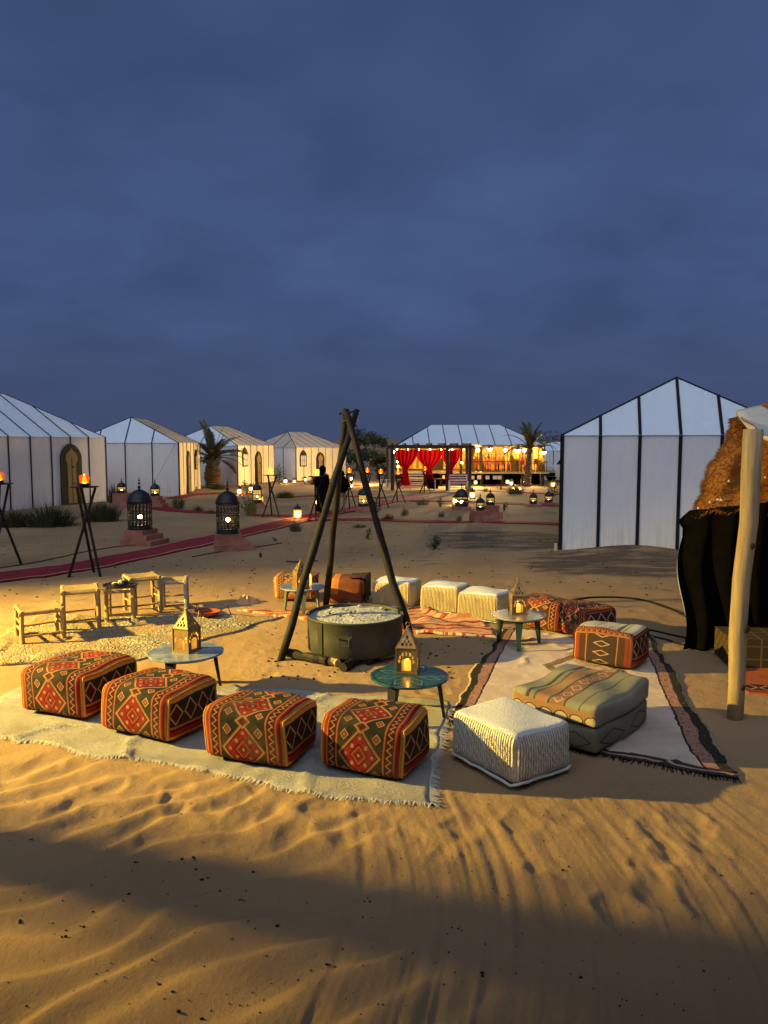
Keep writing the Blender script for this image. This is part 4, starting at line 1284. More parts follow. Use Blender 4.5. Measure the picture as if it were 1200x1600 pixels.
def kilim(name, P, period=.42, zig=.058, cen=.52):
    """P: base, red, maroon, cream, orange, yellow"""
    base, red, mar, cre, orn, yel = P
    m = Mat(name, .92, .12)
    u, v = uvx(m)
    oi = m.n('ShaderNodeObjectInfo'); rnd_ = X(m.nt, oi.outputs['Random'])
    v = v + rnd_ * .07
    ed = (u * 2 - 1).abs()
    wv = (m.noise(60, 2, which='UV') - .5) * .012
    ed = ed + wv
    p = (u * 2 - 1) / cen; q = ((v / period + .05).fr() - .5) * 2
    p = p + wv * 2; q = q + wv * 3
    ap, aq = p.abs(), q.abs()
    d = ap + aq
    col = base
    col = m.mix(((v * 130).fr() < .4) * .3, base, sc(base, 1.7))
    # corner flowers
    e = (ap - .70).abs() + (aq - .66).abs()
    e2 = (ap - .70).abs().mx((aq - .66).abs())
    col = m.mix(e2 < .15, col, mar)
    col = m.mix(e.near(.17, .035), col, cre)
    col = m.mix(e < .09, col, orn)
    # big diamond
    col = m.mix(d < .97, col, orn)
    col = m.mix(d < .92, col, cre)
    col = m.mix(d < .84, col, sc(mar, .8))
    col = m.mix(d < .78, col, red)
    col = m.mix(d.near(.40, .03), col, mar)
    col = m.mix(d.near(.30, .025), col, orn)
    col = m.mix(d < .16, col, mar)
    col = m.mix(d < .08, col, cre)
    sq = (ap - .30).abs().mx((aq - .30).abs())
    col = m.mix((sq < .065), col, cre)
    col = m.mix(((ap - .58).abs().mx(aq) < .055), col, cre)
    col = m.mix(((aq - .58).abs().mx(ap) < .055), col, cre)
    # small diamonds at the joints
    dj = ap * 1.5 + (1.0 - aq) * 1.9
    col = m.mix(dj < .52, col, cre); col = m.mix(dj < .40, col, orn); col = m.mix(dj < .30, col, mar)
    # border bands
    col = m.mix(ed > cen + .005, col, orn)
    col = m.mix(ed > cen + .045, col, mar)
    zz = ((v / zig).fr() - .5).abs() * 2
    t = (ed - (cen + .14)) / .075
    col = m.mix(((t - (zz * 1.3 - .65)).abs() < .22) * (ed > cen + .05) * (ed < cen + .235), col, cre)
    zd = ((v / zig + .5).fr() - .5).abs()
    col = m.mix(((t - .75).abs() * .6).mx(zd) < .12, col, orn)
    col = m.mix(ed > cen + .24, col, orn)
    col = m.mix(ed > cen + .28, col, red)
    col = m.mix(ed > cen + .375, col, yel)
    f = m.noise(170, 2, which='UV')
    col = m.mix(((f - .5) * 3).mx(0).mn(1) * .45, col, (.03, .02, .017))
    wr = m.noise(4.5, 5, rough=.65)
    col = m.mix(((wr - .47) * 5).mx(0).mn(1) * (rnd_ * .25 + .2), col, (.16, .10, .055))
    col = m.mix(((m.noise(9, 4) - .5) * 4).mx(0).mn(1) * .35, col, sc(mar, .7))
    m.color(col)
    m.bump((v * 900).sin() * .5 + f, .45, .005)
    m.bump(m.noise(9, 3), .35, .02)
    return m.m
def kside(name, P):
    base, red, mar, cre, orn, yel = P
    m = Mat(name, .92, .12)
    u, v = uvx(m)
    w = (m.noise(20, 2, which='UV') - .5) * .012
    v = v + w
    col = base
    col = m.mix(v < .10, mar, red); col = m.mix(v < .055, col, yel)
    col = m.mix((v > .12) * (v < .14), col, orn)
    zz = ((u / .16).fr() - .5).abs() * 2
    d = zz * .5 + ((v - .24) / .10).abs() * .5
    body = (v > .145)
    col = m.mix(body, col, base)
    col = m.mix(body * (v < .345) * d.near(.42, .05), col, cre)
    col = m.mix(body * (v < .345) * (d < .30), col, mar)
    col = m.mix(v > .345, col, yel)
    f = m.noise(170, 2, which='UV')
    col = m.mix(((f - .5) * 3).mx(0).mn(1) * .35, col, (.03, .02, .02))
    m.color(col); m.bump(f, .35, .004)
    return m.m
PAL_A = ((.022, .022, .015), (.23, .014, .012), (.055, .008, .009), (.36, .21, .09), (.33, .10, .024), (.48, .20, .03))
PAL_B = ((.050, .020, .016), (.26, .035, .016), (.06, .010, .010), (.44, .27, .14), (.36, .11, .03), (.30, .08, .03))
PAL_C = ((.060, .035, .022), (.34, .10, .03), (.07, .014, .012), (.48, .36, .22), (.38, .14, .04), (.50, .38, .20))
M['kil_a'] = kilim('olive_red_kilim', PAL_A); M['kils_a'] = kside('olive_red_kilim_side', PAL_A)
M['kil_b'] = kilim('dark_red_kilim', PAL_B, .3, .05, .6); M['kils_b'] = kside('dark_red_kilim_side', PAL_B)
M['kil_c'] = kilim('brown_red_kilim', PAL_C, .24, .045, .45); M['kils_c'] = kside('brown_red_kilim_side', PAL_C)
M['piping_y'] = pmat('yellow_piping', (.48, .22, .04), .9, .2, 9, .3, 200)
M['piping_d'] = pmat('maroon_piping', (.09, .02, .015), .9, .2, 9, .3, 200)

def corner_frame(pl, pr):
    """pl, pr: ground points of the front bottom edge, left to right -> centre helper"""
    d = pr - pl; d.z = 0
    return d.length, math.atan2(d.y, d.x)
def place(pl, wid, dep, rz):
    c = Vector((pl.x, pl.y, 0)) + Vector((math.cos(rz), math.sin(rz), 0)) * wid / 2 + Vector((-math.sin(rz), math.cos(rz), 0)) * dep / 2
    c.z = gz(c.x, c.y) + .030
    return c
def pouf_piping(t, w, d, h, r, mat, rad=.009, sides=(-1, 1), ph=0.0):
    for sx in sides:
        P = []
        for k in range(14): P.append(rmap(Vector((sx * w / 2, -d / 2, h * k / 13)), w, d, h, r))
        for k in range(1, 18): P.append(rmap(Vector((sx * w / 2, -d / 2 + d * k / 18, h)), w, d, h, r))
        for k in range(14): P.append(rmap(Vector((sx * w / 2, d / 2, h - h * k / 13)), w, d, h, r))
        k = .009
        P = [q + Vector((k * math.sin(q.z * 9 + q.y * 7 + 1 + ph) + sx * .003, k * math.sin(q.x * 8 + q.z * 6 + ph * 1.7), (k * 1.1 * math.sin(q.x * 7 + q.y * 9 + 2 + ph * 2.3) + k * .5 * math.sin(q.x * 19 - q.y * 13 + ph)) * (q.z / h))) for q in P]
        Q = [P[0]]
        for q in P[1:]:
            if (q - Q[-1]).length > .004: Q.append(q)
        MB().tube(Q, rad, 6).build('piping', mat, t, True)
def kilim_pouf(label, pl, w, d, h, rz, km, sm, pm, r=.075, group='kilim covered poufs'):
    t = thing('kilim_pouf', label, 'pouf', place(pl, w, d, rz), rz, group)
    mb = MB(); uv = []
    for f in ('front', 'top', 'back'): rface(mb, uv, f, w, d, h, r, 24, 16, .014, .009, 0, pl.x * 3)
    mb.build('kilim_cover', km, t, True, uv)
    for f in ('right', 'left'):
        mb = MB(); uv = []; rface(mb, uv, f, w, d, h, r, 16, 16, .014, .009, 0, pl.x * 3)
        mb.build('side_panel', sm, t, True, uv)
    pouf_piping(t, w, d, h, r, pm, ph=pl.x * 3)
    return t
kilim_pouf('red and olive kilim pouf, leftmost of the front row', G(30, 1117), .72, .74, .40, R(-19), M['kil_a'], M['kils_a'], M['piping_y'])
kilim_pouf('red and olive kilim pouf in front of the blue table, second of the front row', G(157, 1145), .76, .63, .40, R(-27), M['kil_a'], M['kils_a'], M['piping_y'])
kilim_pouf('red and olive kilim pouf, third from the left in the front row', G(317, 1188), .72, .54, .40, R(-21), M['kil_a'], M['kils_a'], M['piping_y'])
kilim_pouf('red and olive kilim pouf beside the white tufted pouf, before the teal table', G(498, 1206), .68, .54, .40, R(-23), M['kil_a'], M['kils_a'], M['piping_y'])
kilim_pouf('small orange kilim pouf behind the farthest round table', G(426, 941), .60, .55, .37, R(-9), M['kil_c'], M['kils_c'], M['piping_y'])
kilim_pouf('dark red kilim pouf just behind the far right lantern table', G(800, 980), .72, .46, .38, R(-47), M['kil_b'], M['kils_b'], M['piping_d'])
kilim_pouf('dark red kilim pouf wedged between the lantern table pouf and the cream topped pouf', G(864, 989), .62, .5, .38, R(-66), M['kil_b'], M['kils_b'], M['piping_d'])
# pouf with striped cream top and red front band
def band_mat():
    m = Mat('cream_top_red_band_kilim', .92, .12)
    u, v = uvx(m)
    w = (m.noise(40, 2, which='UV') - .5) * .01
    col = (.46, .42, .30)
    s = (u / .22).fr()
    col = m.mix(s.near(.5, .03), col, (.10, .06, .04)); col = m.mix((u > .66) * (u < .72), col, (.11, .10, .06))
    f = v + w
    lo = f < .50
    zz = ((u / .09).fr() - .5).abs() * 2
    d = zz * .5 + ((f - .44) / .09).abs() * .5
    bcol = m.mix(d.near(.33, .06), (.17, .035, .014), (.34, .20, .09))
    bcol = m.mix(f.near(.36, .012), bcol, (.30, .12, .03)); bcol = m.mix(f.near(.50, .012), bcol, (.30, .12, .03))
    ed = (u * 2 - 1).abs()
    z2 = ((f / .1).fr() - .5).abs() * 2
    d2 = z2 * .5 + ((u - .5) / .2).abs() * .5
    fr_ = m.mix(d2.near(.3, .05), (.05, .03, .022), (.38, .25, .13))
    fr_ = m.mix(ed > .50, fr_, (.06, .03, .02)); fr_ = m.mix(ed.near(.5, .02), fr_, (.30, .13, .04))
    fr_ = m.mix(ed > .74, fr_, (.22, .035, .015)); fr_ = m.mix(ed > .88, fr_, (.34, .17, .05))
    bcol = m.mix(f < .345, bcol, fr_)
    col = m.mix(lo, col, bcol)
    n = m.noise(160, 2, which='UV')
    col = m.mix(((n - .5) * 3).mx(0).mn(1) * .3, col, (.05, .03, .02))
    m.color(col); m.bump(n, .35, .004)
    return m.m
M['band'] = band_mat()
kilim_pouf('kilim pouf with cream striped top behind the olive stacked cushion', G(892, 1036), .68, .56, .38, R(-38), M['band'], M['kils_b'], M['piping_d'])
# brown pouf with a throw
def brown_mat():
    m = Mat('brown_leather_pouf', .75, .2)
    u, v = uvx(m); n = m.noise(7, 4)
    col = m.mix(((n - .5) * 2 + .5).mx(0).mn(1), (.11, .032, .014), (.19, .062, .022))
    col = m.mix((u < .28) * (v > .17), col, (.40, .15, .03))
    m.color(col); m.bump(m.noise(60, 4), .4, .01); return m.m
M['brownp'] = brown_mat()
t = kilim_pouf('plain brown pouf with an orange corner patch behind the fire drum', G(514, 949), .52, .5, .40, R(-6), M['brownp'], M['brownp'], M['piping_d'])
mb = MB(); w, d, h = .52, .5, .40
def throw(u, v):
    a = v * 1.5
    x = w / 2 - .22 + .25 * min(1, a / .75) if a < .75 else w / 2 + .03 + .015 * math.sin(u * 14)
    z = h + .012 if a < .75 else h + .012 - (a - .75) / .75 * .36
    return (x, -d / 2 - .01 + (d + .02) * u, z + .01 * math.sin(u * 11 + v * 5))
mb.grid(throw, 20, 20).build('throw', M['darkwood'], t, True)

# tufted / corded cream poufs
def cord_mat(name, col, ribs):
    m = Mat(name, .98, .06); u, v = uvx(m)
    a = m.noise(4, 4); b = m.noise(90, 3, which='UV', stretch=(1, .6, 1)); wv = (m.noise(6, 2, which='UV') - .5) * .012
    s = (((u + wv) / ribs).fr() - .5).abs() * 2
    c = m.mix(a, sc(col, .9), sc(col, 1.08))
    c = m.mix(((s - .62) * 4).mx(0).mn(1) * (m.noise(5, 3) * 1.2).mn(1) * .6, c, sc(col, .38))
    c = m.mix(((b - .5) * 4).mx(0).mn(1) * .35, c, sc(col, .55))
    m.color(c); m.bump((1.0 - s) * .7 + b * .8, 1.0, .02); return m.m
def felt_mat(name, col):
    m = Mat(name, .98, .06); a = m.noise(3, 4); b = m.noise(75, 4, rough=.7)
    c = m.mix(a, sc(col, .92), sc(col, 1.06)); c = m.mix(((b - .52) * 5).mx(0).mn(1) * .3, c, sc(col, .6))
    m.color(c); m.bump(b, .9, .02); return m.m
M['cord_cream'] = cord_mat('cream_corded_wool', (.62, .50, .28), .021)
M['cord_white'] = cord_mat('white_corded_wool', (.66, .62, .52), .024)
M['felt_white'] = felt_mat('white_felt', (.70, .70, .67))
def cord_pouf(label, pl, w, d, h, rz, r=.05, ribs=.021, nside=120, big=False):
    t = thing('corded_pouf', label, 'pouf', place(pl, w, d, rz), rz, 'cream corded wool poufs')
    for f in ('front', 'right', 'back', 'left'):
        mb = MB(); uv = []; rface(mb, uv, f, w, d, h, r, nside if f in ('front', 'right', 'left') else 30, 14, .01, .006, ribs)
        mb.build('corded_side', M['cord_white' if big else 'cord_cream'], t, True, uv)
    mb = MB(); uv = []; rface(mb, uv, 'top', w, d, h, r, 24, 24, .018, .007)
    mb.build('felt_top', M['felt_white'], t, True, uv)
    # hem strip at the foot
    P = []
    for cx, cy, a0 in ((w / 2 - r, -d / 2 + r, -90), (w / 2 - r, d / 2 - r, 0), (-w / 2 + r, d / 2 - r, 90), (-w / 2 + r, -d / 2 + r, 180)):
        for k in range(5): P.append((cx + (r + .004) * math.cos(R(a0 + k * 22.5)), cy + (r + .004) * math.sin(R(a0 + k * 22.5)), .012 + .006 * math.sin(k + a0)))
        P.append(None)
    Q = [p for p in P if p]; Q2 = []
    for i in range(len(Q)):
        a, b = Vector(Q[i]), Vector(Q[(i + 1) % len(Q)]); n_ = max(1, int((b - a).length / .06))
        Q2 += [a.lerp(b, k / n_) + Vector((random.uniform(-1, 1), random.uniform(-1, 1), random.uniform(-.5, 1))) * .004 for k in range(n_)]
    MB().tube(Q2 + [Q2[0]], .011 if big else .006, 7, wob=.15).build('hem', M['felt_white'], t, True)
    return t
cord_pouf('cream corded pouf nearest the fire drum and tripod leg', G(581, 949), .60, .52, .37, R(-22))
cord_pouf('cream corded pouf in the middle of the rear cream row', G(656, 957), .58, .52, .37, R(-27))
cord_pouf('cream corded pouf closest to the far right lantern table', G(714, 968), .60, .52, .37, R(-32))
cord_pouf('large white tufted pouf at the corner of the cream shaggy rug', G(704, 1184), .70, .58, .36, R(-56), .055, .024, 130, True)

# olive stacked cushion
def olive_mat():
    m = Mat('olive_striped_cushion', .95, .1)
    u, v = uvx(m)        # u across 0..1, v metres (front, top, back)
    n = m.noise(60, 3, which='UV'); w = (m.noise(12, 2, which='UV') - .5) * .02
    uu = u + w; vv = v + w
    col = (.22, .205, .135)
    col = m.mix((uu > .08) * (uu < .17), col, (.27, .25, .17))
    col = m.mix(uu.near(.21, .018), col, (.07, .06, .045)); col = m.mix(uu.near(.29, .012), col, (.12, .09, .06))
    col = m.mix((uu > .31) * (uu < .42), col, (.34, .17, .075))
    col = m.mix((uu > .46) * (uu < .62), col, (.24, .12, .065))
    z = ((vv / .13).fr() - .5).abs() * 2
    d = z * .5 + ((uu - .54) / .08).abs() * .5
    col = m.mix((uu > .46) * (uu < .62) * d.near(.35, .06), col, (.40, .30, .19))
    col = m.mix(uu.near(.45, .01), col, (.07, .05, .04)); col = m.mix(uu.near(.63, .01), col, (.07, .05, .04))
    col = m.mix(uu.near(.80, .008), col, (.10, .08, .06))
    fr_ = vv < .13
    s = ((u / .17).fr() - .5) * 2; hh = (s * s + ((vv - .045) / .05) * ((vv - .045) / .05))
    fcol = m.mix(hh < .75, (.30, .16, .08), (.44, .36, .24)); fcol = m.mix(hh.near(.75, .14), fcol, (.05, .04, .03))
    col = m.mix(fr_, col, fcol)
    col = m.mix(((n - .5) * 3).mx(0).mn(1) * .3, col, (.10, .09, .06))
    m.color(col); m.bump(n, .5, .008); return m.m
def olive_low():
    m = Mat('olive_base_cushion', .95, .1)
    u, v = uvx(m); n = m.noise(60, 3, which='UV')
    s = ((u / .5).fr() - .5).abs(); d = s * 2 + ((v - .09) / .09).abs()
    col = m.mix(d.near(.75, .06), (.17, .16, .11), (.07, .045, .035))
    col = m.mix(((n - .5) * 3).mx(0).mn(1) * .3, col, (.07, .06, .04))
    m.color(col); m.bump(n, .5, .008); return m.m
oa, ob_ = olive_mat(), olive_low()
q0 = Vector((1.06, 6.06, 0)); rz = R(-42); wO, dO = .76, .98
t = thing('floor_cushion', 'olive striped double cushion between white tufted pouf and kilim pouf', 'cushion', place(q0, wO, dO, rz), rz)
mb = MB(); uv = []
for f in ('front', 'right', 'back', 'left', 'top'): rface(mb, uv, f, wO - .02, dO - .02, .21, .04, 20, 10, .012, .009)
mb.build('lower_cushion', ob_, t, True, uv)
mb = MB(); uv = []
for f in ('front', 'top', 'back'): rface(mb, uv, f, wO, dO, .18, .04, 24, 20, .014, .012)
up_ = mb.build('upper_cushion', oa, t, True, uv, loc=(0, 0, .205))
mb = MB(); uv = []
for f in ('right', 'left'): rface(mb, uv, f, wO, dO, .18, .04, 20, 10, .014, .012)
mb.build('upper_side', pmat('olive_cloth', (.24, .225, .16), .95, .15, 5, .4, 90), up_, True, uv)

# ================================================================== ROUND TABLES
def table_top_mat(name, base, hi, lines):
    m = Mat(name, .22, .5)
    x, y, z = m.xyz()
    n = m.noise(7, 5, rough=.6)
    col = m.mix(((n - .48) * 5).mx(0).mn(1), base, hi)
    if lines:
        r2 = (x * x + y * y)
        ang = X(m.nt, (x._op('ARCTAN2', y)).v)
        pet = ((ang * (4 / PI)).fr() - .5).abs() * 2
        rr = r2._op('SQRT') / .34
        star = (pet - (1.15 - rr * 1.1)).abs()
        col = m.mix(star < .07, col, lines)
        col = m.mix(rr.near(.93, .02), col, lines)
        col = m.mix(((pet * .5 + (rr - .55).abs()).near(.3, .03)), col, (.10, .18, .15))
    m.color(col); m.bump(n, .1, .003); return m.m
M['top_blue'] = table_top_mat('worn_blue_paint', (.12, .16, .21), (.30, .31, .29), None)
M['top_teal'] = table_top_mat('teal_painted_top', (.012, .062, .060), (.028, .095, .085), (.012, .018, .02))
M['top_grey'] = table_top_mat('pale_worn_paint', (.16, .16, .13), (.28, .26, .2), None)
def round_table(label, c, rad, h, top, leg, a0=0.3):
    t = thing('round_table', label, 'table', (c.x, c.y, gz(c.x, c.y) + .02), a0, 'low round tables')
    MB().lathe([(rad * .97, h - .022), (rad, h - .016), (rad, h - .006), (rad * .985, h)], 48).build('table_top', top, t)
    MB().lathe([(rad * .8, h - .045), (rad * .8, h - .022)], 32).build('apron', leg, t)
    for k in range(3):
        a = 2 * PI * k / 3
        d = Vector((math.cos(a), math.sin(a), 0)); s = Vector((-d.y, d.x, 0))
        mb = MB()
        A, B = d * rad * .74 + Vector((0, 0, h - .03)), d * rad * .88
        w0, w1 = .045, .02
        pts = []
        for p_, w_, th in ((A, w0, .02), (B, w1, .012)):
            for u, v in ((-1, -1), (1, -1), (1, 1), (-1, 1)): pts.append(p_ + s * u * w_ + d * v * th)
        mb.add(pts, [(0, 1, 2, 3), (7, 6, 5, 4), (0, 4, 5, 1), (1, 5, 6, 2), (2, 6, 7, 3), (3, 7, 4, 0)])
        mb.build('leg', leg, t)
    return t
TH = .37
LEGB = pmat('blue_black_leg', (.014, .016, .028), .4, .3, 6, .1, spec=.4)
LEGG = pmat('grey_green_leg', (.14, .16, .12), .6, .3, 6, .2)
def tpos(px, py): return G(px, py, TH)
round_table('round table with worn blue top behind the second front pouf', tpos(291, 1020), .365, TH, M['top_blue'], LEGB, R(12))
round_table('round teal table painted with a star behind the fourth front pouf', tpos(640, 1058), .345, TH, M['top_teal'], LEGB, R(-5))
round_table('pale round table on the pink rug beside the rear cream poufs', tpos(811, 963), .32, TH, M['top_grey'], pmat('green_leg', (.02, .045, .035), .5, .3, 6, .1), R(20))
round_table('round grey blue table before the small orange pouf behind the tripod', tpos(472, 918), .32, TH, M['top_blue'], LEGG, R(40))

# ================================================================== BRASS TABLE LANTERNS
def lantern_panel(w, h, kind):
    """pierced sheet: cells kept where the mask is solid"""
    nx, nz = 30, 34; mb = MB()
    def solid(u, v):           # u -1..1, v 0..1
        if kind == 'face':
            if v < .06 or v > .93 or abs(u) > .86: return True
            if abs(u) < .50 and v < .42: return False
            if u * u / .25 + ((v - .42) / .17) ** 2 < 1 and v >= .42: return False
            for k in range(7):
                a = PI * k / 6
                cx, cz = math.cos(a) * .70, .46 + math.sin(a) * .33
                if ((u - cx) / .10) ** 2 + ((v - cz) / .075) ** 2 < 1: return False
            return True
        lim = 1 - v * .86
        if abs(u) > lim: return None
        for cx, cz, q in ((0, .52, .1), (-.4, .17, .09), (0, .17, .09), (.4, .17, .09), (-.2, .33, .06), (.2, .33, .06)):
            if ((u - cx) / (q * 1.6)) ** 2 + ((v - cz) / q) ** 2 < 1: return False
        return True
    th = .004
    for j in range(nz):
        for i in range(nx):
            u, v = (i + .5) / nx * 2 - 1, (j + .5) / nz
            if solid(u, v):
                x_0, x_1 = (i / nx * 2 - 1) * w / 2, ((i + 1) / nx * 2 - 1) * w / 2; z0, z1 = j / nz * h, (j + 1) / nz * h
                mb.add([(x_0, 0, z0), (x_1, 0, z0), (x_1, 0, z1), (x_0, 0, z1), (x_0, th, z0), (x_1, th, z0), (x_1, th, z1), (x_0, th, z1)],
                       [(0, 1, 2, 3), (7, 6, 5, 4), (0, 4, 5, 1), (2, 6, 7, 3), (0, 3, 7, 4), (1, 5, 6, 2)])
    return mb
LW, LHB, LHT = .185, .215, .16
pf = lantern_panel(LW, LHB, 'face'); pr_ = lantern_panel(LW, LHT * 1.16, 'roof')
mesh_face = pf.build('x', M['brass']).data; mesh_roof = pr_.build('x', M['brass']).data
for ob in [o for o in bpy.data.objects if o.name.split('.')[0] == 'x']: bpy.data.objects.remove(ob)
def brass_lantern(label, c, rz, s=1.0):
    t = thing('brass_lantern', label, 'lantern', c, rz, 'pierced brass lanterns on the tables'); t.scale = (s, s, s)
    MB().box((0, 0, .007), (LW + .02, LW + .02, .014)).build('base', M['brass'], t)
    for sx in (-1, 1):
        for sy in (-1, 1): MB().box((sx * LW / 2, sy * LW / 2, .014 + LHB / 2), (.011, .011, LHB)).build('corner_post', M['brass'], t)
    MB().box((0, 0, .014 + LHB + .004), (LW + .014, LW + .014, .008)).build('cornice', M['brass'], t)
    for k in range(4):
        a = k * PI / 2
        p = link('side_panel', mesh_face, t); p.rotation_euler = (0, 0, a)
        p.location = Matrix.Rotation(a, 3, 'Z') @ Vector((0, -LW / 2, .014))
        q = link('roof_panel', mesh_roof, t)
        q.rotation_euler = (math.atan2(-LW / 2 * .9, LHT), 0, a)
        q.location = Matrix.Rotation(a, 3, 'Z') @ Vector((0, -LW / 2, .014 + LHB + .008))
    zt = .014 + LHB + LHT
    MB().lathe([(.024, zt - .015), (.012, zt + .012), (.016, zt + .02), (.006, zt + .03)], 10).build('finial', M['brass'], t)
    MB().tube([(.018 * math.cos(a), 0, zt + .046 + .018 * math.sin(a)) for a in [k * PI / 6 for k in range(13)]], .003, 5).build('ring', M['brass'], t)
    q_ = LW / 2 - .012
    MB().add([(sx * q_, sy * q_, z) for z in (.016, .014 + LHB - .004) for sx, sy in ((-1, -1), (1, -1), (1, 1), (-1, 1))], [(0, 1, 5, 4), (1, 2, 6, 5), (2, 3, 7, 6), (3, 0, 4, 7)]).build('glow_lining', M['lining'], t)
    cd = MB().lathe([(.034, .014), (.036, .09), (.028, .105), (.005, .10)], 14).build('candle', M['wax'], t, True)
    MB().lathe([(.004, .105), (.011, .12), (.008, .138), (.001, .155)], 8).build('flame', M['flame'], cd, True)
    return t
def tz(px, py): 
    p = tpos(px, py); p.z = gz(p.x, p.y) + .02 + TH + .001; return p
brass_lantern('pierced brass lantern on the worn blue table', tz(292, 1019), R(-24), 1.0)
brass_lantern('pierced brass lantern with burning candle on the teal star table', tz(637, 1052), R(-10), .98)
brass_lantern('pierced brass lantern with bright flame on the pale table by the rear cream poufs', tz(809, 961), R(4), .95)
brass_lantern('amber brass lantern standing on the table behind the tripod leg', tz(470, 921), R(28), .95)
# loose candle holder next to the amber lantern
t = tz(482, 917)
tag(MB().lathe([(.03, 0), (.045, .02), (.05, .14), (.035, .17)], 12).build('candle_jar', M['torchglass_y'], None, True, loc=t), 'small glowing candle jar next to the amber brass lantern', 'candle')

# ================================================================== FIRE DRUM, TRIPOD, LOGS
DC = G(555, 1021); DC.z = gz(DC.x, DC.y) + .06
RD, HD = .545, .40
t = thing('fire_drum', 'wide sooty steel fire drum full of pale ash', 'fire drum', DC)
prof = [(RD * .97, 0), (RD, .02), (RD, HD * .5), (RD * 1.005, HD - .02), (RD + .012, HD - .012), (RD + .012, HD + .004), (RD - .012, HD + .004), (RD - .016, HD - .02), (RD - .02, HD * .4)]
MB().lathe(prof, 64).build('drum_wall', M['steel'], t, True)
def ashf(u, v):
    a, r = 2 * PI * u, (RD - .018) * v
    z = HD - .045 + .03 * (1 - v) + .028 * float(fbm(np.array([r * math.cos(a) * 9 + 20]), np.array([r * math.sin(a) * 9 + 20]), 6, 3)[0])
    return (r * math.cos(a), r * math.sin(a), z)
MB().grid(ashf, 64, 26).build('ash_bed', M['ash'], t, True)
for k in range(24):
    a, r = random.uniform(0, 6.28), RD * .85 * random.random() ** .5
    MB().sphere((r * math.cos(a), r * math.sin(a), HD - .012 + .02 * (1 - r / RD)), random.uniform(.008, .022), 6, 4, (1.4, 1, .7)).build('ash_lump', M['ash'] if k % 4 else M['charred'], t)
for ang in (R(-100), R(80)):
    c, s = math.cos(ang), math.sin(ang)
    def hp(a, b, o): return Vector((c * (RD + o) - s * a, s * (RD + o) + c * a, b))
    MB().tube([hp(-.06, HD * .62, .006), hp(-.06, HD * .60, .03), hp(-.055, HD * .42, .032), hp(.055, HD * .42, .032), hp(.06, HD * .60, .03), hp(.06, HD * .62, .006)], .008, 6).build('handle', M['steel'], t)
    MB().box(hp(0, HD * .62, .004), (.02, .16, .035), rz=ang).build('handle_plate', M['steel'], t)
MB().bar((math.cos(R(-132)) * (RD + .004), math.sin(R(-132)) * (RD + .004), 0), (math.cos(R(-132)) * (RD + .006), math.sin(R(-132)) * (RD + .006), HD - .02), .07, .012, up=(math.cos(R(-132)), math.sin(R(-132)), 0)).build('weld_strap', M['black_iron'], t)

def log(label, pa, pb, r, mat):
    c = (pa + pb) / 2
    a, b = pa - c, pb - c
    n = 7; pts = [a.lerp(b, k / n) + Vector((random.uniform(-1, 1), random.uniform(-1, 1), random.uniform(-.4, .4))) * r * .25 for k in range(n + 1)]
    o = MB().tube(pts, [r * random.uniform(.8, 1.1) for _ in pts], 9, wob=.12).build('firewood_log', mat, None, False, loc=c)
    tag(o, label, 'log', 'logs under the fire drum')
def gp(px, py, dz): p = on(px, py); p.z += dz; return p
log('charred log sticking out under the drum towards the tripod foot', gp(446, 1027, .05), gp(512, 1041, .05), .055, M['charred'])
log('pale split log end under the front of the fire drum', gp(500, 1034, .04), gp(530, 1043, .04), .045, M['rawwood'])
log('charred log poking forwards under the drum front', gp(536, 1050, .05), gp(580, 1030, .05), .05, M['charred'])
log('pale stick under the right of the fire drum', gp(560, 1039, .03), gp(617, 1029, .04), .03, M['greywood'])
log('dark log lying hidden beneath the drum rim side', gp(575, 1041, .045), gp(628, 1016, .05), .045, M['charred'])

# tripod of charred poles
A = D(546, 662, 9.45)
tp_ = thing('fire_tripod', 'tall tripod of three charred poles over the fire drum', 'tripod', onw(A.x, A.y))
base = tp_.location.copy()
feet = [on(437, 1034), on(508, 950), on(646, 1013)]
tops = [D(556, 641, 9.42), D(540, 640, 9.62), D(541, 645, 9.30)]
for f_, tpp in zip(feet, tops):
    f_ = f_ + Vector((0, 0, -.05))
    pts = [f_.lerp(tpp, k / 7) + Vector((random.uniform(-1, 1), random.uniform(-1, 1), 0)) * .017 - base for k in range(8)]
    MB().tube(pts, [.045, .048, .043, .047, .041, .044, .041, .038], 10, wob=.11).build('pole', M['charred'], tp_, True)
q = A - base
MB().tube([q + Vector((.085 * math.cos(a), .09 * math.sin(a), .012 * k - .03)) for k, a in enumerate([i * PI / 4 for i in range(18)])], .012, 6).build('lashing', M['darkwood'], tp_)
MB().tube([q + Vector((-.13, 0, .12)), q + Vector((.02, 0, .14))], .012, 6).build('peg', M['charred'], tp_)
# chain hanging along the far pole
mb = MB()
for k in range(14):
    c = feet[1].lerp(tops[1], .05 + .011 * k) + Vector((.04, -.04, 0)) - base
    mb.tube([c + Vector((.014 * math.cos(a) if k % 2 else 0, 0 if k % 2 else .014 * math.cos(a), .022 * math.sin(a))) for a in [i * PI / 4 for i in range(9)]], .004, 4)
mb.build('chain', M['black_iron'], tp_)

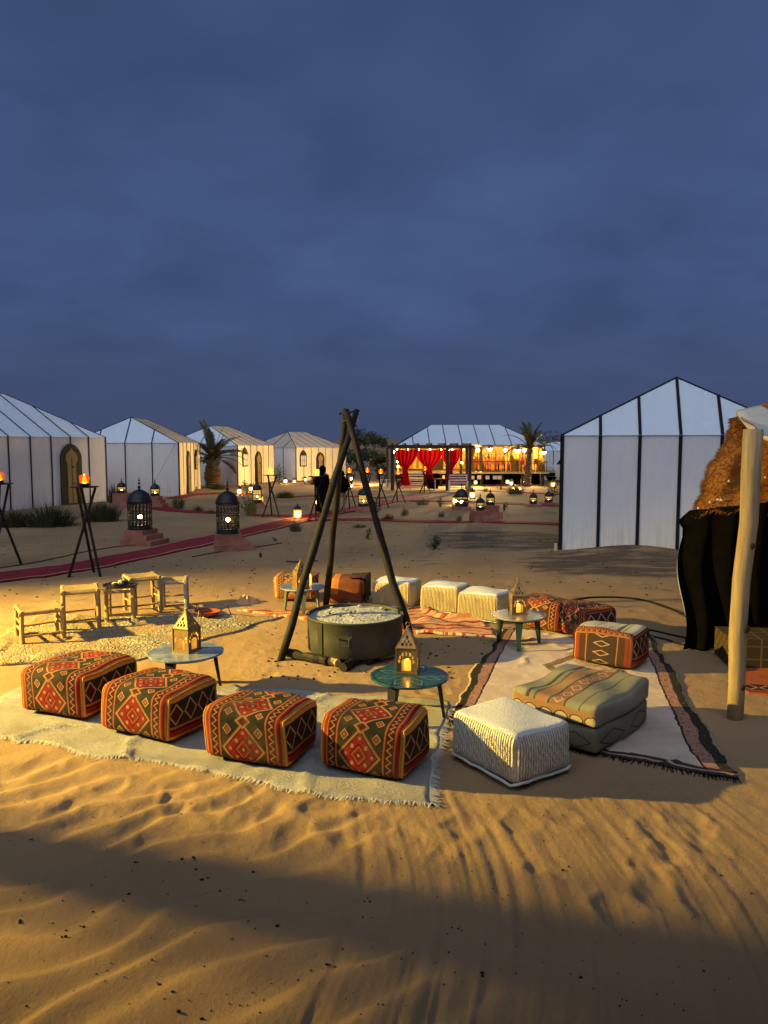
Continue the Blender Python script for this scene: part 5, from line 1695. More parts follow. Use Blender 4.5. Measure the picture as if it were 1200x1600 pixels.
# ================================================================== STICK STOOLS
def stool(label, c, rz, w, h, mat, seat=True, rise=True):
    t = thing('stick_stool', label, 'stool', (c.x, c.y, gz(c.x, c.y) + .015), rz, 'stick stools by the carpet')
    hw = w / 2
    for sx in (-1, 1):
        for sy in (-1, 1):
            MB().tube([(sx * hw, sy * hw, -.02), (sx * hw * 1.01, sy * hw, h * .5), (sx * hw * .98, sy * hw, h + .02)], [.030, .028, .027], 9, wob=.07).build('leg', mat, t)
    for s in (-1, 1):
        zz = h * (.22 if s < 0 else .30)
        MB().tube([(-hw, s * hw, zz), (hw, s * hw, zz + .015)], .014, 7, wob=.1).build('rung', mat, t)
        MB().tube([(s * hw, -hw, zz + .07), (s * hw, hw, zz + .05)], .014, 7, wob=.1).build('rung', mat, t)
        MB().tube([(s * hw, -hw, h * .62), (s * hw, hw, h * .60)], .013, 7, wob=.1).build('rung', mat, t)
    for s in (-1, 1):
        MB().tube([(-hw - .03, s * hw, h - .02), (hw + .03, s * hw, h - .02)], .022, 8, wob=.08).build('seat_rail', mat, t)
        MB().tube([(s * hw, -hw - .03, h - .005), (s * hw, hw + .03, h - .005)], .022, 8, wob=.08).build('seat_rail', mat, t)
    if seat:
        def f(u, v): return ((u * 2 - 1) * hw, (v * 2 - 1) * hw, h + .012 - .02 * math.sin(PI * u) * math.sin(PI * v) + .005 * abs(math.sin(v * 60)))
        MB().grid(f, 12, 80).build('woven_seat', M['woven'], t, True)
    return t
stool('low raw wood stool with woven seat nearest the picture edge', G(63, 998), R(33), .46, .38, M['rawwood'])
stool('tall raw wood stool second from the front of the stool row', G(127, 980), R(24), .42, .50, M['rawwood'], True)
st3 = stool('raw wood stool carrying a dark tray', G(190, 969), R(14), .34, .43, M['rawwood'], False)
stool('tall raw wood stool behind the stool with the tray', G(223, 955), R(31), .40, .50, M['rawwood'])
stool('grey weathered stool at the far end of the stool row', G(273, 949), R(12), .34, .40, M['greywood'])
p = st3.location + Vector((0, 0, .455))
t = thing('metal_tray', 'dark metal tray with stones on top of a stick stool', 'tray', p)
MB().lathe([(.19, 0), (.23, .012), (.235, .03), (.225, .03), (.18, .012)], 24).build('plate', M['black_iron'], t)
for k in range(7):
    a = k * .9; MB().sphere((.12 * math.cos(a) * (k % 3) / 2, .12 * math.sin(a), .045), .04, 7, 5, (1.2, .9, .6)).build('stone', M['charred'] if k % 2 else M['ash'], t)
# small brazier dish
p = on(325, 966)
t = thing('brazier', 'small rusty red brazier dish with thin wire legs on the sand', 'brazier', p)
MB().lathe([(.02, .05), (.13, .055), (.18, .10), (.19, .11), (.165, .10), (.12, .07)], 24).build('dish', pmat('rusty_red_clay', (.24, .05, .025), .8, .3, 6), t, True)
for k in range(3):
    a = k * 2.1 + .3; MB().tube([(.15 * math.cos(a), .15 * math.sin(a), .08), (.27 * math.cos(a), .27 * math.sin(a), .16), (.33 * math.cos(a), .33 * math.sin(a), -.01)], .008, 5).build('leg', M['black_iron'], t)
# dark heap of cloth and red rag
p = on(300, 952)
def cloth_h(u, v):
    a = 2 * PI * u; r = v
    return (.36 * r * math.cos(a) * (1 + .15 * math.sin(3 * a)), .2 * r * math.sin(a), .12 * (1 - r * r) * (1 + .4 * math.sin(5 * a + 3 * r)) - .01)
p = on(385, 942)
tag(MB().grid(lambda u, v: (.5 * cloth_h(u, v)[0], .8 * cloth_h(u, v)[1], .8 * cloth_h(u, v)[2]), 40, 10).build('folded_cloth', M['rug_red'], None, True, loc=p), 'crumpled red rag at the end of the striped rug', 'cloth')

# ================================================================== HOSE AND CORDS
def cord(label, px, r, mat, name='hose'):
    pts = catmull([on(a, b) for a, b in px], 8)
    pts = [Vector((p.x, p.y, gz(p.x, p.y) + r * .8)) for p in pts]
    tag(MB().tube(pts, r, 8).build(name, mat, None, True), label, 'hose' if name == 'hose' else 'cord')
cord('black hose arching over the sand towards the nomad shelter', [(884, 942), (890, 939), (925, 934.5), (975, 935), (1010, 940), (1040, 950), (1066, 961), (1100, 985)], .016, M['hose'])
cord('thin black cord looped by the pink rug corner', [(995, 986), (1010, 984), (1040, 990), (1070, 998), (1085, 1003)], .013, M['hose'], 'cord')
cord('second thin black cord crossing below the loop at the shelter', [(995, 986), (1012, 993), (1040, 1000), (1058, 1006), (1080, 1010)], .013, M['hose'], 'cord')
cord('pale thin rope lying along the sand beside the wide red carpet', [(-40, 893), (30, 884), (110, 868), (175, 856), (230, 852)], .012, M['darkwood'], 'rope')
cord('dark edging rope in front of the second plinth', [(300, 870), (345, 862), (400, 855), (440, 849)], .012, M['darkwood'], 'rope')
cord('thin stick lying on the sand behind the farthest table', [(448, 877), (460, 878), (470, 878)], .018, M['darkwood'], 'stick')
cord('short stick lying beside the tripod pole on the sand', [(488, 876), (497, 877)], .015, M['darkwood'], 'stick')

# ================================================================== TORCH STANDS
def torch(label, c, h, a0, glow='orange'):
    t = thing('torch_stand', label, 'torch', c, a0, 'tripod torch stands along the carpet')
    for k in range(3):
        a = 2 * PI * k / 3
        f = Vector((math.cos(a) * .34, math.sin(a) * .34, -.03)); tt = Vector((math.cos(a + 2.75) * .19, math.sin(a + 2.75) * .19, h))
        MB().tube([f, f.lerp(tt, .5), tt], [.026, .025, .024], 8).build('leg', M['charred'], t)
    MB().tube([(.055 * math.cos(a), .055 * math.sin(a), h * .62 + .01 * k) for k, a in enumerate([i * PI / 4 for i in range(14)])], .012, 5).build('lashing', M['darkwood'], t)
    MB().lathe([(.02, h - .005), (.235, h + .004), (.255, h + .022), (.235, h + .018), (.02, h + .012)], 24).build('plate', M['darkwood'], t)
    MB().lathe([(.075, h + .02), (.09, h + .06), (.085, h + .08), (.06, h + .07)], 12).build('burner', M['black_iron'], t)
    if glow == 'orange':
        MB().lathe([(.062, h + .07), (.088, h + .10), (.092, h + .19), (.080, h + .235), (.076, h + .235), (.086, h + .19), (.082, h + .11)], 14, cap=False).build('glass_cup', M['torchglass'], t, True)
        MB().lathe([(.02, h + .075), (.052, h + .105), (.042, h + .16), (.02, h + .215), (.004, h + .25)], 10).build('flame', M['torchflame'], t, True)
    else:
        MB().lathe([(.085, h + .03), (.09, h + .05), (.09, h + .22), (.085, h + .235)], 14).build('glass_cup', M['torchglass_y'], t, True)
    return t
def tor(px, py, ptop, a0, label, glow='orange'):
    p = on(px, py); h = D(px, ptop, p.y).z - p.z
    torch(label, p, h, a0, glow)
tor(5, 884, 757, R(20), 'torch stand cut by the picture edge beside the wide carpet')
tor(137, 897, 762, R(-28), 'torch stand with orange flame in front of the keyhole door tent')
tor(424, 808, 743, R(-25), 'torch stand with square amber light beside the lit green tuft', 'amber')
tor(495, 814, 745, R(-20), 'torch stand with amber light beside the people in black', 'amber')
tor(546, 797, 742, R(-30), 'torch stand just beside the person in the black jacket')
tor(574, 789, 741, R(10), 'torch stand half hidden by the tripod pole')
tor(595, 792, 743, R(-22), 'torch stand beside the crimson carpet edge near the tripod pole')
tor(622, 786, 744, R(-24), 'torch stand on the crimson carpet before the first red drape')
tor(664, 770, 737, R(-30), 'torch stand in front of the middle red drape', 'orange')

# ================================================================== BIG BLACK CAGE LANTERNS ON PLINTHS
def cage_lantern(label, c, w, hb, s_light='bulb', rz=0.0, bars=20):
    t = thing('cage_lantern', label, 'lantern', c, rz, 'black domed iron lanterns')
    r = w / 2
    MB().lathe([(r * 1.02, 0), (r * 1.04, .03), (r, .04), (r, .10), (r * .96, .11)], 20).build('base', M['black_iron'], t)
    for z in (.36, .62, .97):
        MB().lathe([(r * .985, hb * z - .014), (r * 1.01, hb * z), (r * .985, hb * z + .014), (r * .95, hb * z)], 24, cap=False).build('ring_band', M['black_iron'], t)
    for k in range(bars):
        a = 2 * PI * k / bars
        MB().bar((r * .97 * math.cos(a), r * .97 * math.sin(a), .08), (r * .97 * math.cos(a), r * .97 * math.sin(a), hb), .018 + .0 * k, .012).build('cage_bar', M['black_iron'], t)
    # scroll work between the bars
    mb = MB()
    for k in range(bars):
        a = 2 * PI * (k + .5) / bars
        for z0 in (.22, .49, .80):
            cz = hb * z0
            mb.tube([(r * .97 * math.cos(a + .12 * math.cos(q)), r * .97 * math.sin(a + .12 * math.cos(q)), cz + hb * .09 * math.sin(q)) for q in [i * PI / 4 for i in range(9)]], .007, 4)
    tag(mb.build('scrollwork', M['black_iron'], t), kind='stuff')
    hd = w * .52
    dome = MB().lathe([(r * 1.06, hb), (r * 1.08, hb + .03), (r * 1.0, hb + .05), (r * .97, hb + hd * .35), (r * .80, hb + hd * .65), (r * .45, hb + hd * .92), (r * .1, hb + hd * 1.06)], 24).build('dome', M['black_iron'], t, True)
    zt = hb + hd * 1.04
    f = w * .5
    MB().lathe([(.012, zt), (.03, zt + f * .12), (.05, zt + f * .2), (.012, zt + f * .3), (.01, zt + f * .4), (.036, zt + f * .5), (.01, zt + f * .6), (.01, zt + f * .68), (.026, zt + f * .76), (.008, zt + f * .84), (.003, zt + f * 1.1)], 10).build('finial', M['black_iron'], dome)
    MB().sphere((0, -.0, hb * .45), w * .085, 10, 8).build('bulb', M[s_light], t)
    MB().lathe([(.02, .1), (.02, hb * .36)], 8).build('bulb_stem', M['black_iron'], t)
    if w < .45: MB().lathe([(r * .8, .12), (r * .86, hb * .5), (r * .8, hb * .95)], 14, cap=False).build('glow_sleeve', M['sleeve'], t, True)
    return t
def plinth(label, c, w, h, rz, steps=2):
    t = thing('stepped_plinth', label, 'plinth', c, rz, 'pink plaster plinths')
    hh = h / (steps + 1)
    for k in range(steps + 1):
        ww = w + .26 * (steps - k) * w
        b = MB().box((0.10 * w * (steps - k), 0, hh * (k + .5) - (.06 if k == 0 else 0)), (ww, w + .12 * w * (steps - k), hh + (.12 if k == 0 else -.004)))
        b.v = [(x + random.uniform(-.012, .012), y + random.uniform(-.012, .012), z + random.uniform(-.006, .006)) for x, y, z in b.v]
        b.build('step', M['pinkstone'], t)
    return t
def lant_on_plinth(px, py_base, wpx, py_top, label_l, label_p, pw=1.15, ph=.34, light='bulb', rz=0.0, steps=2, bars=20):
    p = on(px, py_base); k = p.y / F_PX
    w = wpx * k
    plinth(label_p, p, w * pw, ph, rz, steps)
    top = p + Vector((0, 0, ph + .002))
    hb = max(.25, (py_base - py_top) * k - ph - w * .52)
    cage_lantern(label_l, top, w, hb, light, rz, bars)
lant_on_plinth(220, 850, 37, 765, 'large black domed cage lantern with finial nearest the torch stand', 'broken pink stepped plinth under the large left cage lantern', 1.02, .36, rz=R(-20))
lant_on_plinth(357, 858, 36, 766, 'large black domed cage lantern beside the wide red carpet bend', 'pink stepped plinth on the red carpet edge under a cage lantern', 1.08, .38, rz=R(15))
lant_on_plinth(191, 794, 13, 757, 'small lit cage lantern on the red block by the white gable', 'square red plinth block beside the keyhole door tent', 1.7, .55, rz=R(0), steps=0, bars=10)
lant_on_plinth(243, 793, 14, 757, 'small lit cage lantern on steps at the foot of the white gable', 'red plinth with a sloping step at the foot of the white gable', 1.25, .42, rz=R(-10), steps=2, bars=10)
lant_on_plinth(402, 793, 15, 756, 'dark cage lantern among shrubs before the cream fronted tent', 'low plinth among shrubs before the cream fronted tent', 1.2, .2, rz=R(0), steps=1, bars=12)
lant_on_plinth(568, 800, 17, 764, 'dark cage lantern behind the right pole of the fire tripod', 'low red plinth behind the right pole of the fire tripod', 1.35, .2, rz=R(0), steps=1, bars=12)
lant_on_plinth(721, 797, 21, 765, 'dark domed cage lantern left of the paired stepped plinths', 'low plinth left of the paired stepped plinths', 1.3, .12, rz=R(0), steps=1, bars=12)
lant_on_plinth(750, 817, 13, 786, 'lit cage lantern on the nearer of the paired stepped plinths', 'nearer of the paired terracotta stepped plinths', 1.9, .36, 'bulb_white', R(10), 2, 10)
lant_on_plinth(766, 811, 13, 776, 'lit cage lantern on the farther of the paired stepped plinths', 'farther of the paired terracotta stepped plinths', 1.7, .44, 'bulb_white', R(10), 1, 10)
lant_on_plinth(833, 791, 12, 772, 'lit cage lantern on the low plinth closer to the restaurant palm', 'flat terracotta plinth closer to the restaurant palm', 1.9, .10, 'bulb_white', 0, 0, 10)
lant_on_plinth(857, 788, 13, 769, 'lit cage lantern on the low plinth closer to the panelled tent', 'flat terracotta plinth closer to the panelled tent', 1.9, .10, 'bulb_white', 0, 0, 10)

# ================================================================== SMALL GROUND LAMPS
def ground_lamp(label, c, s=1.0, strong=False):
    t = thing('ground_lamp', label, 'lamp', c, random.uniform(0, 1), 'little lamps set on the sand'); t.scale = (s, s, s)
    MB().lathe([(.11, -.02), (.12, .03), (.10, .05)], 12).build('base', M['black_iron'], t)
    for k in range(4):
        a = k * PI / 2 + .4; MB().bar((.1 * math.cos(a), .1 * math.sin(a), .04), (.1 * math.cos(a), .1 * math.sin(a), .27), .012, .012).build('post', M['black_iron'], t)
    MB().lathe([(.125, .27), (.11, .30), (.05, .35), (.012, .38), (.02, .40), (.004, .43)], 12).build('cap', M['black_iron'], t)
    MB().lathe([(.10, .05), (.112, .12), (.105, .26)], 14, cap=False).build('glow_sleeve', M['sleeve'], t, True)
    MB().sphere((0, 0, .15), .06, 10, 8).build('bulb', M['bulb_strong' if strong else 'bulb'], t)
lamps = [(465, 812, 1.0, 'brightest little lamp standing beside the bend of the wide carpet', True),
 (374, 773, .9, 'little lamp right of the second large cage lantern dome', True), (407, 785, .9, 'little lamp under the shrubs beside the amber torch', False), (392, 769, .9, 'little lamp at the foot of the cream fronted tent wall', True),
 (446, 756, .9, 'little lamp at the corner of the farthest cream tent', True), (460, 756, .8, 'little lamp below the window of the farthest cream tent', False), (477, 753, .8, 'little lamp in the shrub beside the door of the farthest tent', True),
 (494, 790, .7, 'little dim lamp between the legs of the amber torch', False), (549, 752, .9, 'upper little lamp right of the people in black', False), (549, 763, .9, 'lower little lamp right of the people in black', False),
 (572, 796, .9, 'little lamp in front of the dark cage lantern by the tripod pole', False), (712, 790, 1.0, 'little lamp glowing before the dark domed lantern', True), (738, 779, 1.0, 'little lamp beside the tall yellow grass', True),
 (738, 754, .9, 'little lamp at the end pergola post, left of two', False), (743, 758, .9, 'little lamp at the end pergola post, right of two', False), (755, 753, 1.0, 'little lamp under the restaurant deck edge', False),
 (793, 757, .9, 'left one of the lamp pair in front of the restaurant shrubs', False), (799, 760, .9, 'right one of the lamp pair in front of the restaurant shrubs', False), (802, 769, .9, 'little lamp glowing inside the green tuft before the restaurant', False),
 (812, 768, .8, 'little lamp right of the green tuft before the restaurant', False), (811, 756, 1.1, 'tall little lamp left of the slim palm trunk', False), (817, 757, 1.0, 'little lamp touching the slim palm trunk', False),
 (864, 763, 1.1, 'little lamp next to the edge of the panelled tent', False)]
for px, py, s, lab, st in lamps: ground_lamp(lab, on(px, py), s * 1.2, st)

# ================================================================== SHRUBS
def shrub(label, c, w, h, mat, kind='tuft', n=130, seed=0, cat='shrub'):
    rnd = random.Random(seed * 7 + 1); mb = MB()
    if kind == 'tuft':
        for k in range(n if w < 1.0 else n * 4):
            a = rnd.uniform(0, 2 * PI); r0 = w * .32 * rnd.random() ** .7; r1 = r0 + w * .35 * rnd.random()
            b = Vector((r0 * math.cos(a), r0 * math.sin(a) * .8, -.04)); hh = h * rnd.uniform(.45, 1.05) * (1 - .35 * r0 / (w * .32))
            t = Vector((r1 * math.cos(a + rnd.uniform(-.4, .4)), r1 * math.sin(a) * .8, hh)); mdl = b.lerp(t, .55) + Vector((0, 0, .1 * hh))
            s = Vector((-math.sin(a), math.cos(a), 0)) * max(.006, .012 * h)
            o = len(mb.v); mb.v += [tuple(b - s), tuple(b + s), tuple(mdl + s * .8), tuple(mdl - s * .8), tuple(t)]; mb.f += [(o, o + 1, o + 2, o + 3), (o + 3, o + 2, o + 4)]
    else:
        for k in range(max(6, n // 14)):
            a = rnd.uniform(0, 2 * PI); el = rnd.uniform(.35, 1.35)
            d = Vector((math.cos(a) * math.cos(el) * w * .55, math.sin(a) * math.cos(el) * w * .5, math.sin(el) * h * .8))
            mb.tube([(0, 0, -.04), d * .5 + Vector((0, 0, .03)), d], [.012, .008, .004], 4)
            for q in range(14):
                u = rnd.uniform(.3, 1.1); p = d * u + Vector((rnd.gauss(0, w * .07), rnd.gauss(0, w * .07), rnd.gauss(0, h * .07)))
                l = rnd.uniform(.03, .07) * (.6 + h); dr = Vector((rnd.uniform(-1, 1), rnd.uniform(-1, 1), rnd.uniform(-.2, 1))).normalized(); s = dr.orthogonal().normalized() * l * .32
                if p.z < .01: p.z = .02
                o = len(mb.v); mb.v += [tuple(p), tuple(p + dr * l * .5 + s), tuple(p + dr * l), tuple(p + dr * l * .5 - s)]; mb.f.append((o, o + 1, o + 2, o + 3))
    o = mb.build('desert_shrub', mat, None, loc=c)
    return tag(o, label, cat, 'desert shrubs in the camp')
SH = [(20, 824, 60, 34, 'leaf', 'tuft', 'low dark shrub by the first torch stand before the long tent'), (78, 822, 112, 44, 'leaf', 'tuft', 'widest dark shrub below the long tent wall'),
 (160, 815, 76, 38, 'leaf', 'tuft', 'dark shrub right of the orange torch stand'), (178, 786, 26, 36, 'leaf', 'tuft', 'tall spiky tuft in the gap between two white tents'),
 (205, 790, 16, 30, 'leaf', 'tuft', 'spiky tuft behind the small lit block lantern'), (278, 795, 30, 26, 'leaf2', 'tuft', 'grassy tuft at the corner of the white gable'),
 (392, 806, 26, 34, 'leaf3', 'tuft', 'bright yellow green lit tuft beside the second cage lantern'), (386, 797, 34, 30, 'leaf', 'bush', 'dark bush behind the second cage lantern'),
 (310, 800, 24, 14, 'leaf2', 'tuft', 'small dry tuft beside the red carpet spill'), (330, 803, 20, 12, 'leaf2', 'tuft', 'small dry tuft left of the second cage lantern'),
 (385, 772, 26, 26, 'leaf', 'bush', 'bush against the cream fronted tent corner'), (445, 778, 36, 14, 'leaf2', 'tuft', 'low wide tuft beyond the amber torch'),
 (497, 757, 40, 14, 'leaf', 'tuft', 'shrub at the foot of the farthest tent door'), (477, 757, 16, 16, 'leaf', 'bush', 'round bush below the farthest tent window'),
 (437, 756, 24, 34, 'leaf', 'bush', 'tall reddish bush against the farthest tent side wall'),
 (462, 830, 26, 20, 'leaf2', 'tuft', 'tuft in front of the brightest little lamp'), (575, 843, 14, 20, 'leaf2', 'bush', 'small sapling near the right tripod pole'),
 (562, 824, 30, 8, 'leaf2', 'tuft', 'flat dry tuft inside the tripod on the sand'), (588, 806, 30, 30, 'leaf', 'bush', 'bush beside the tripod pole and dark cage lantern'),
 (606, 812, 26, 12, 'leaf2', 'tuft', 'low tuft right of the tripod pole beyond the carpet'), (678, 858, 24, 24, 'leaf', 'bush', 'lone green bush on the open sand before the panelled tent'),
 (633, 806, 20, 18, 'leaf2', 'tuft', 'dry tuft below the crimson carpet'), (660, 789, 28, 14, 'leaf2', 'tuft', 'tuft in front of the pergola bench'),
 (688, 793, 14, 20, 'leaf', 'bush', 'upright bush before the white framed table'), (690, 808, 14, 12, 'leaf2', 'tuft', 'small tuft before the carpet crossing'),
 (718, 814, 14, 12, 'leaf2', 'tuft', 'small tuft left of the nearer stepped plinth'), (733, 775, 20, 30, 'leaf3', 'tuft', 'tall yellow lit grass beside the dark domed lantern'),
 (787, 799, 16, 16, 'leaf', 'bush', 'dark bush right of the farther stepped plinth'), (805, 772, 34, 16, 'leaf3', 'tuft', 'lit green tuft before the restaurant'),
 (783, 765, 14, 14, 'leaf', 'bush', 'small dark bush left of the lamp pair'), (865, 775, 30, 26, 'leaf', 'bush', 'dark bush touching the edge of the panelled tent'),
 (758, 768, 14, 12, 'leaf2', 'tuft', 'small tuft beside the far red carpet strip'), (283, 858, 8, 6, 'leaf2', 'tuft', 'tiny tuft between the two big cage lanterns'),
 (407, 870, 6, 12, 'leaf2', 'tuft', 'tiny dry twig tuft right of the second big plinth'), (430, 845, 8, 6, 'leaf2', 'tuft', 'tiny dark tuft beside the wide carpet edge'),
 (508, 790, 22, 24, 'leaf', 'bush', 'dark bush behind the amber torch and the person'), (340, 765, 34, 12, 'leaf2', 'tuft', 'dry grass round the stout palm foot')]
for k, (px, py, wp, hp_, mt, kd, lab) in enumerate(SH):
    p = on(px, py); s = p.y / F_PX
    shrub(lab, p, wp * s, hp_ * s, M[mt], kd, 170 if wp > 20 else 70, k)
# trees on the far bank
def far_tree(label, px, py, y, w, h, seed):
    rnd = random.Random(seed); p = D(px, py, y); p.z = gz(p.x, y)
    t = thing('desert_tree', label, 'tree', p, 0, 'trees on the far bank')
    MB().tube([(0, 0, -.2), (.05 * w, 0, h * .3), (-.03 * w, 0, h * .6)], [.06 * h, .045 * h, .02 * h], 7).build('trunk', M['palmtrunk'], t)
    mb = MB()
    cl = [(rnd.uniform(-.5, .5) * w, rnd.uniform(-.4, .4) * w, h * rnd.uniform(.35, .95), rnd.uniform(.16, .3) * w) for _ in range(11)]
    for k in range(1300):
        cx, cy, cz, r = rnd.choice(cl); d = Vector((rnd.gauss(0, 1), rnd.gauss(0, 1), rnd.gauss(0, .7))); d = d.normalized() * r * rnd.random() ** .4
        q = Vector((cx, cy, cz)) + d; l = rnd.uniform(.08, .2); a = Vector((rnd.uniform(-1, 1), rnd.uniform(-1, 1), rnd.uniform(-1, 1))).normalized(); s = a.orthogonal().normalized() * l * .5
        o = len(mb.v); mb.v += [tuple(q), tuple(q + a * l * .5 + s), tuple(q + a * l), tuple(q + a * l * .5 - s)]; mb.f.append((o, o + 1, o + 2, o + 3))
    mb.build('crown', M['leaf'], t)
far_tree('dark tree on the horizon just right of the tripod top', 570, 705, 80, 2.6, 2.2, 1)
far_tree('low dark tree on the horizon bank left of the restaurant', 583, 706, 84, 2.6, 1.5, 2)
far_tree('dark bush beside the outer pergola posts', 590, 742, 53, 1.1, 1.9, 3)
far_tree('low dark bush on the slope behind the fire tripod', 556, 735, 62, 2.0, 1.6, 4)
far_tree('dark tree between the restaurant and the panelled tent', 872, 740, 58, 3.0, 3.0, 5)
# pale boulder-like grass mound by the restaurant's far side: grey side curtain of a service tent
p = D(866, 750, 52)
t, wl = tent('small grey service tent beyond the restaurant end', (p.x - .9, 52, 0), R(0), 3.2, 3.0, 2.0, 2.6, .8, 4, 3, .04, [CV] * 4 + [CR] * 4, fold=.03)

# ================================================================== PARKED CAR
def car(label, c, rz):
    t = thing('parked_car', label, 'car', c, rz)
    prof = [(-2.0, .35), (2.0, .35), (2.05, .75), (1.95, .98), (1.0, 1.08), (.55, 1.62), (.3, 1.70), (-1.7, 1.70), (-1.98, 1.15), (-2.05, .7)]
    b = MB().prism([(a, z) for a, z in prof], lambda a, z, o: Vector((a, o * (1 if z < 1.1 else .86), z)), -.85, .85).build('body', M['whitepaint'], t)
    gl = pmat('dark_car_glass', (.02, .022, .025), .1, .1, 3, 0, spec=.6)
    for s in (-1, 1):
        MB().prism([(-1.55, 1.12), (.85, 1.12), (.48, 1.55), (-1.5, 1.58)], lambda a, z, o: Vector((a, o * (1 if z < 1.13 else .87), z)), s * .86, s * .875).build('side_window', gl, t)
        MB().box((2.03, s * .62, .82), (.06, .3, .16)).build('headlight', M['bulb_white'] if False else M['whitepaint'], t)
        MB().box((-2.04, s * .66, .95), (.06, .2, .3)).build('tail_light', M['redcloth'], t)
        for xx in (-1.25, 1.3):
            w = MB().tube([(xx, s * .68, .35), (xx, s * .9, .35)], .35, 20).build('wheel', M['hose'], t)
            MB().tube([(xx, s * .89, .35), (xx, s * .915, .35)], .2, 16).build('rim', M['steel'], w)
    MB().prism([(-.68, 1.13), (.68, 1.13), (.6, 1.58), (-.6, 1.58)], lambda a, z, o: Vector((1.0 - (z - 1.08) * .82 + o, a, z)), .03, .05).build('windscreen', gl, t)
    MB().box((2.06, 0, .5), (.08, 1.6, .22)).build('bumper', M['hose'], t)
p = G(884, 752)
car('white car half hidden behind the edge of the panelled tent', (p.x + .6, p.y, gz(p.x, p.y)), R(200))

# ================================================================== PEOPLE
def person(label, c, rz, h, robe=True, legs=None):
    t = thing('person', label, 'person', c, rz)
    s = h / 1.75
    V = {'pel': (0, 0, .95), 'sp': (0, .01, 1.15), 'ch': (0, .01, 1.35), 'nk': (0, 0, 1.50), 'hd': (0, -.02, 1.60), 'ht': (0, -.02, 1.70),
         'ls': (-.19, .01, 1.42), 'le': (-.25, .03, 1.14), 'lw': (-.22, -.10, .92), 'lh': (-.21, -.14, .84), 'rs': (.19, .01, 1.42), 're': (.25, .03, 1.14), 'rw': (.22, -.10, .92), 'rh': (.21, -.14, .84),
         'lp': (-.10, 0, .90), 'lk': (-.11, -.02, .50), 'la': (-.11, .02, .09), 'lt': (-.12, -.15, .04), 'rp': (.10, 0, .90), 'rk': (.11, -.02, .50), 'ra': (.11, .02, .09), 'rt': (.12, -.15, .04)}
    Rr = {'pel': .15, 'sp': .13, 'ch': .15, 'nk': .06, 'hd': .095, 'ht': .075, 'ls': .07, 'le': .05, 'lw': .035, 'lh': .035, 'rs': .07, 're': .05, 'rw': .035, 'rh': .035, 'lp': .095, 'lk': .062, 'la': .045, 'lt': .04, 'rp': .095, 'rk': .062, 'ra': .045, 'rt': .04}
    E = [('pel', 'sp'), ('sp', 'ch'), ('ch', 'nk'), ('nk', 'hd'), ('hd', 'ht'), ('ch', 'ls'), ('ls', 'le'), ('le', 'lw'), ('lw', 'lh'), ('ch', 'rs'), ('rs', 're'), ('re', 'rw'), ('rw', 'rh'),
         ('pel', 'lp'), ('lp', 'lk'), ('lk', 'la'), ('la', 'lt'), ('pel', 'rp'), ('rp', 'rk'), ('rk', 'ra'), ('ra', 'rt')]
    ks = list(V); me = bpy.data.meshes.new('body')
    me.from_pydata([tuple(Vector(V[k]) * s) for k in ks], [(ks.index(a), ks.index(b)) for a, b in E], [])
    o = link('body', me, t); me.materials.append(M['skin'] if legs is None else legs)
    me.skin_vertices.new() if hasattr(me.skin_vertices, 'new') else None
    md = o.modifiers.new('skin', 'SKIN'); 
    if not me.skin_vertices: 
        bpy.context.view_layer.update()
    sv = me.skin_vertices[0].data
    for i, k in enumerate(ks): sv[i].radius = (Rr[k] * s, Rr[k] * s); sv[i].use_root = (k == 'pel')
    o.modifiers.new('sub', 'SUBSURF').render_levels = 2
    # coat / robe: rings that follow the body
    zb = .10 if robe else .86
    prof = [(zb, .27 if robe else .21, .20 if robe else .17), (.5, .24, .18), (.85, .215, .17), (1.05, .20, .155), (1.25, .215, .155), (1.40, .215, .14), (1.47, .15, .11), (1.53, .085, .085)]
    prof = [p for p in prof if p[0] >= zb]
    mb = MB(); n = 28
    for z, a, b in prof:
        for k in range(n):
            q = 2 * PI * k / n; f = 1 + .05 * math.sin(q * 7 + z * 3) * (1.3 - min(1.3, z))
            mb.v.append((a * math.cos(q) * f * s, b * math.sin(q) * f * s, z * s))
    for i in range(len(prof) - 1):
        for k in range(n): mb.f.append((i * n + k, i * n + (k + 1) % n, (i + 1) * n + (k + 1) % n, (i + 1) * n + k))
    mb.build('robe' if robe else 'jacket', M['blackcloth'], t, True)
    for sd in ('l', 'r'):
        P = [Vector(V[sd + k]) * s for k in ('s', 'e', 'w')]
        P = [P[0], P[0].lerp(P[1], .5), P[1], P[1].lerp(P[2], .5), P[2]]
        MB().tube(P, [.092 * s, .082 * s, .075 * s, .068 * s, .062 * s], 12).build('sleeve', M['blackcloth'], t, True)
    # head wrap open at the face
    mb = MB()
    for j in range(11):
        ph = PI * j / 10
        for k in range(20):
            q = PI / 2 + (k / 19 - .5) * 2 * R(140)
            r = .128 * s
            mb.v.append((r * math.sin(ph) * math.cos(q), -.02 * s + r * math.sin(ph) * math.sin(q), 1.62 * s + r * 1.18 * math.cos(ph)))
    for j in range(10):
        for k in range(19): mb.f.append((j * 20 + k, j * 20 + k + 1, (j + 1) * 20 + k + 1, (j + 1) * 20 + k))
    mb.build('headscarf', M['blackcloth'], t, True)
    MB().sphere((0, -.115 * s, 1.60 * s), .018 * s, 7, 5, (.7, 1.2, 1.5)).build('nose', M['skin'], t, True)
    return t
p = on(504, 804); hgt_ = D(504, 728, p.y).z - p.z
person('person in a long black robe and head wrap standing by the amber torch', p, R(150), hgt_, True)
p = on(534, 802); hgt_ = D(534, 735, p.y).z - p.z
person('person in a black jacket and beige trousers behind the tripod poles', p, R(200), hgt_, False, M['trouser'])

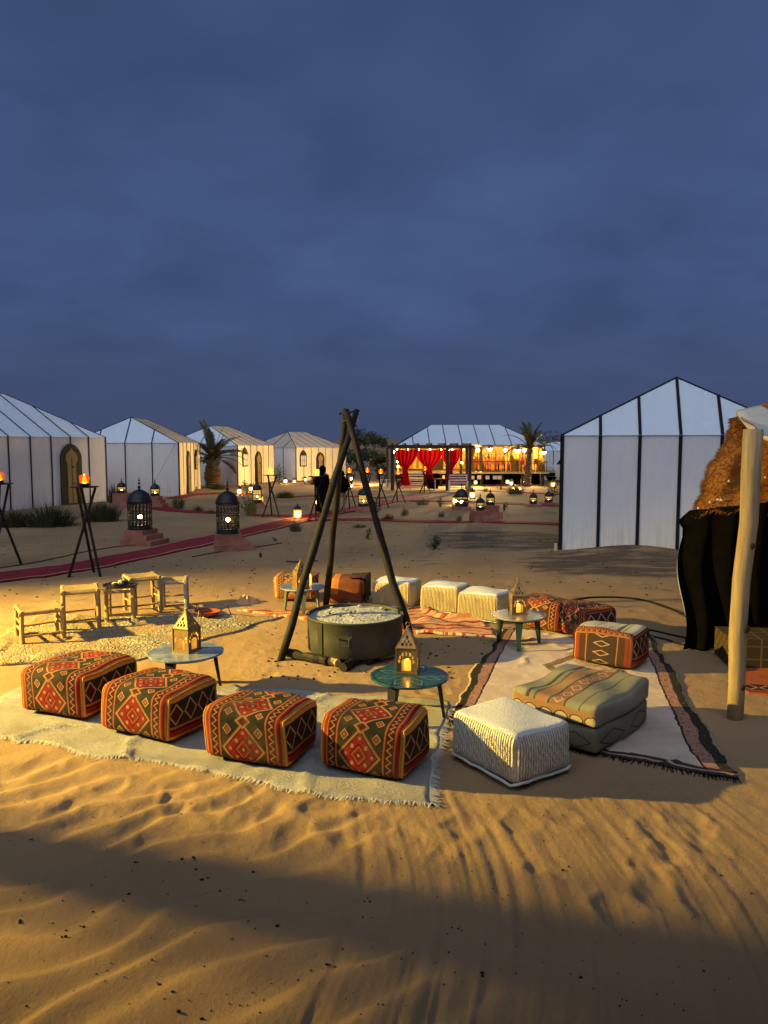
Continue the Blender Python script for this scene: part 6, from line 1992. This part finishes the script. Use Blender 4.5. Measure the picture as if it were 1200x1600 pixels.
# ================================================================== UNDER THE NOMAD SHELTER
p = on(1182, 1042)
t = thing('low_bench', 'low bench with a checked cover inside the nomad shelter', 'bench', p, R(-8))
def check_mat():
    m = Mat('dull_checked_cover', .95, .1); x, y, z = m.xyz()
    a = (x / .16).fr() < .12; b = ((y + z) / .14).fr() < .12
    col = m.mix(a, (.055, .036, .018), (.13, .09, .04)); col = m.mix(b, col, (.11, .08, .035)); m.color(col); m.bump(m.noise(80, 3), .4, .006); return m.m
MB().box((.45, .2, .17), (1.5, .6, .30)).build('seat', check_mat(), t)
MB().box((.45, .2, .01), (1.4, .5, .06)).build('plinth', M['darkwood'], t)
ob5, g = rug('flat_rug', 'dark rug on the floor of the nomad shelter behind the post', [G(1165, 1085), G(1500, 1130), G(1400, 1020), G(1120, 1018)], M['kils_b'], 40, 30, .012, .01, seed=51)

# ================================================================== CRUMBS ON THE SAND
rnd = random.Random(12); mb = MB()
spots = [(170, 1324), (256, 1254), (300, 1342), (306, 1356), (321, 1372), (380, 1395), (378, 1406), (150, 1422), (97, 1468), (290, 1340), (260, 1341), (210, 1350), (272, 1548), (295, 1566), (282, 1580), (312, 1588), (480, 1511), (392, 1358), (36, 1254), (54, 1310),
         (720, 1452), (902, 1526), (968, 1568), (980, 1308), (817, 1358), (885, 1358), (752, 1522), (1128, 1365), (1170, 1400), (340, 1396), (437, 1450), (510, 1502), (574, 1408), (250, 1535), (30, 1436), (125, 1447), (203, 1400)]
for px, py in spots:
    for q in range(rnd.choice((1, 1, 2))):
        p = on(px + rnd.uniform(-6, 6), py + rnd.uniform(-4, 4)); r = rnd.uniform(.004, .008)
        mb.sphere((p.x, p.y, p.z + r * .5), r, 6, 4, (rnd.uniform(.8, 1.8), rnd.uniform(.7, 1.2), rnd.uniform(.5, .9)))
for k in range(260):
    px, py = rnd.uniform(0, 1150), rnd.uniform(1190, 1590); p = on(px, py); r = rnd.uniform(.002, .005)
    mb.sphere((p.x, p.y, p.z + r * .5), r, 5, 3)
for k in range(150):
    px, py = rnd.uniform(390, 790), rnd.uniform(975, 1065); p = on(px, py); r = rnd.uniform(.006, .016)
    mb.sphere((p.x, p.y, p.z + r * .4), r, 5, 4, (1.3, 1, .7))
for k in range(420):
    px, py = rnd.uniform(0, 1060), rnd.uniform(820, 935); p = on(px, py); r = rnd.uniform(.006, .02)
    mb.sphere((p.x, p.y, p.z + r * .3), r, 5, 3, (1.5, 1, .6))
tag(mb.build('charcoal_crumbs', M['charred']), 'dark charcoal crumbs and grit scattered on the sand', 'crumbs', kind='stuff')
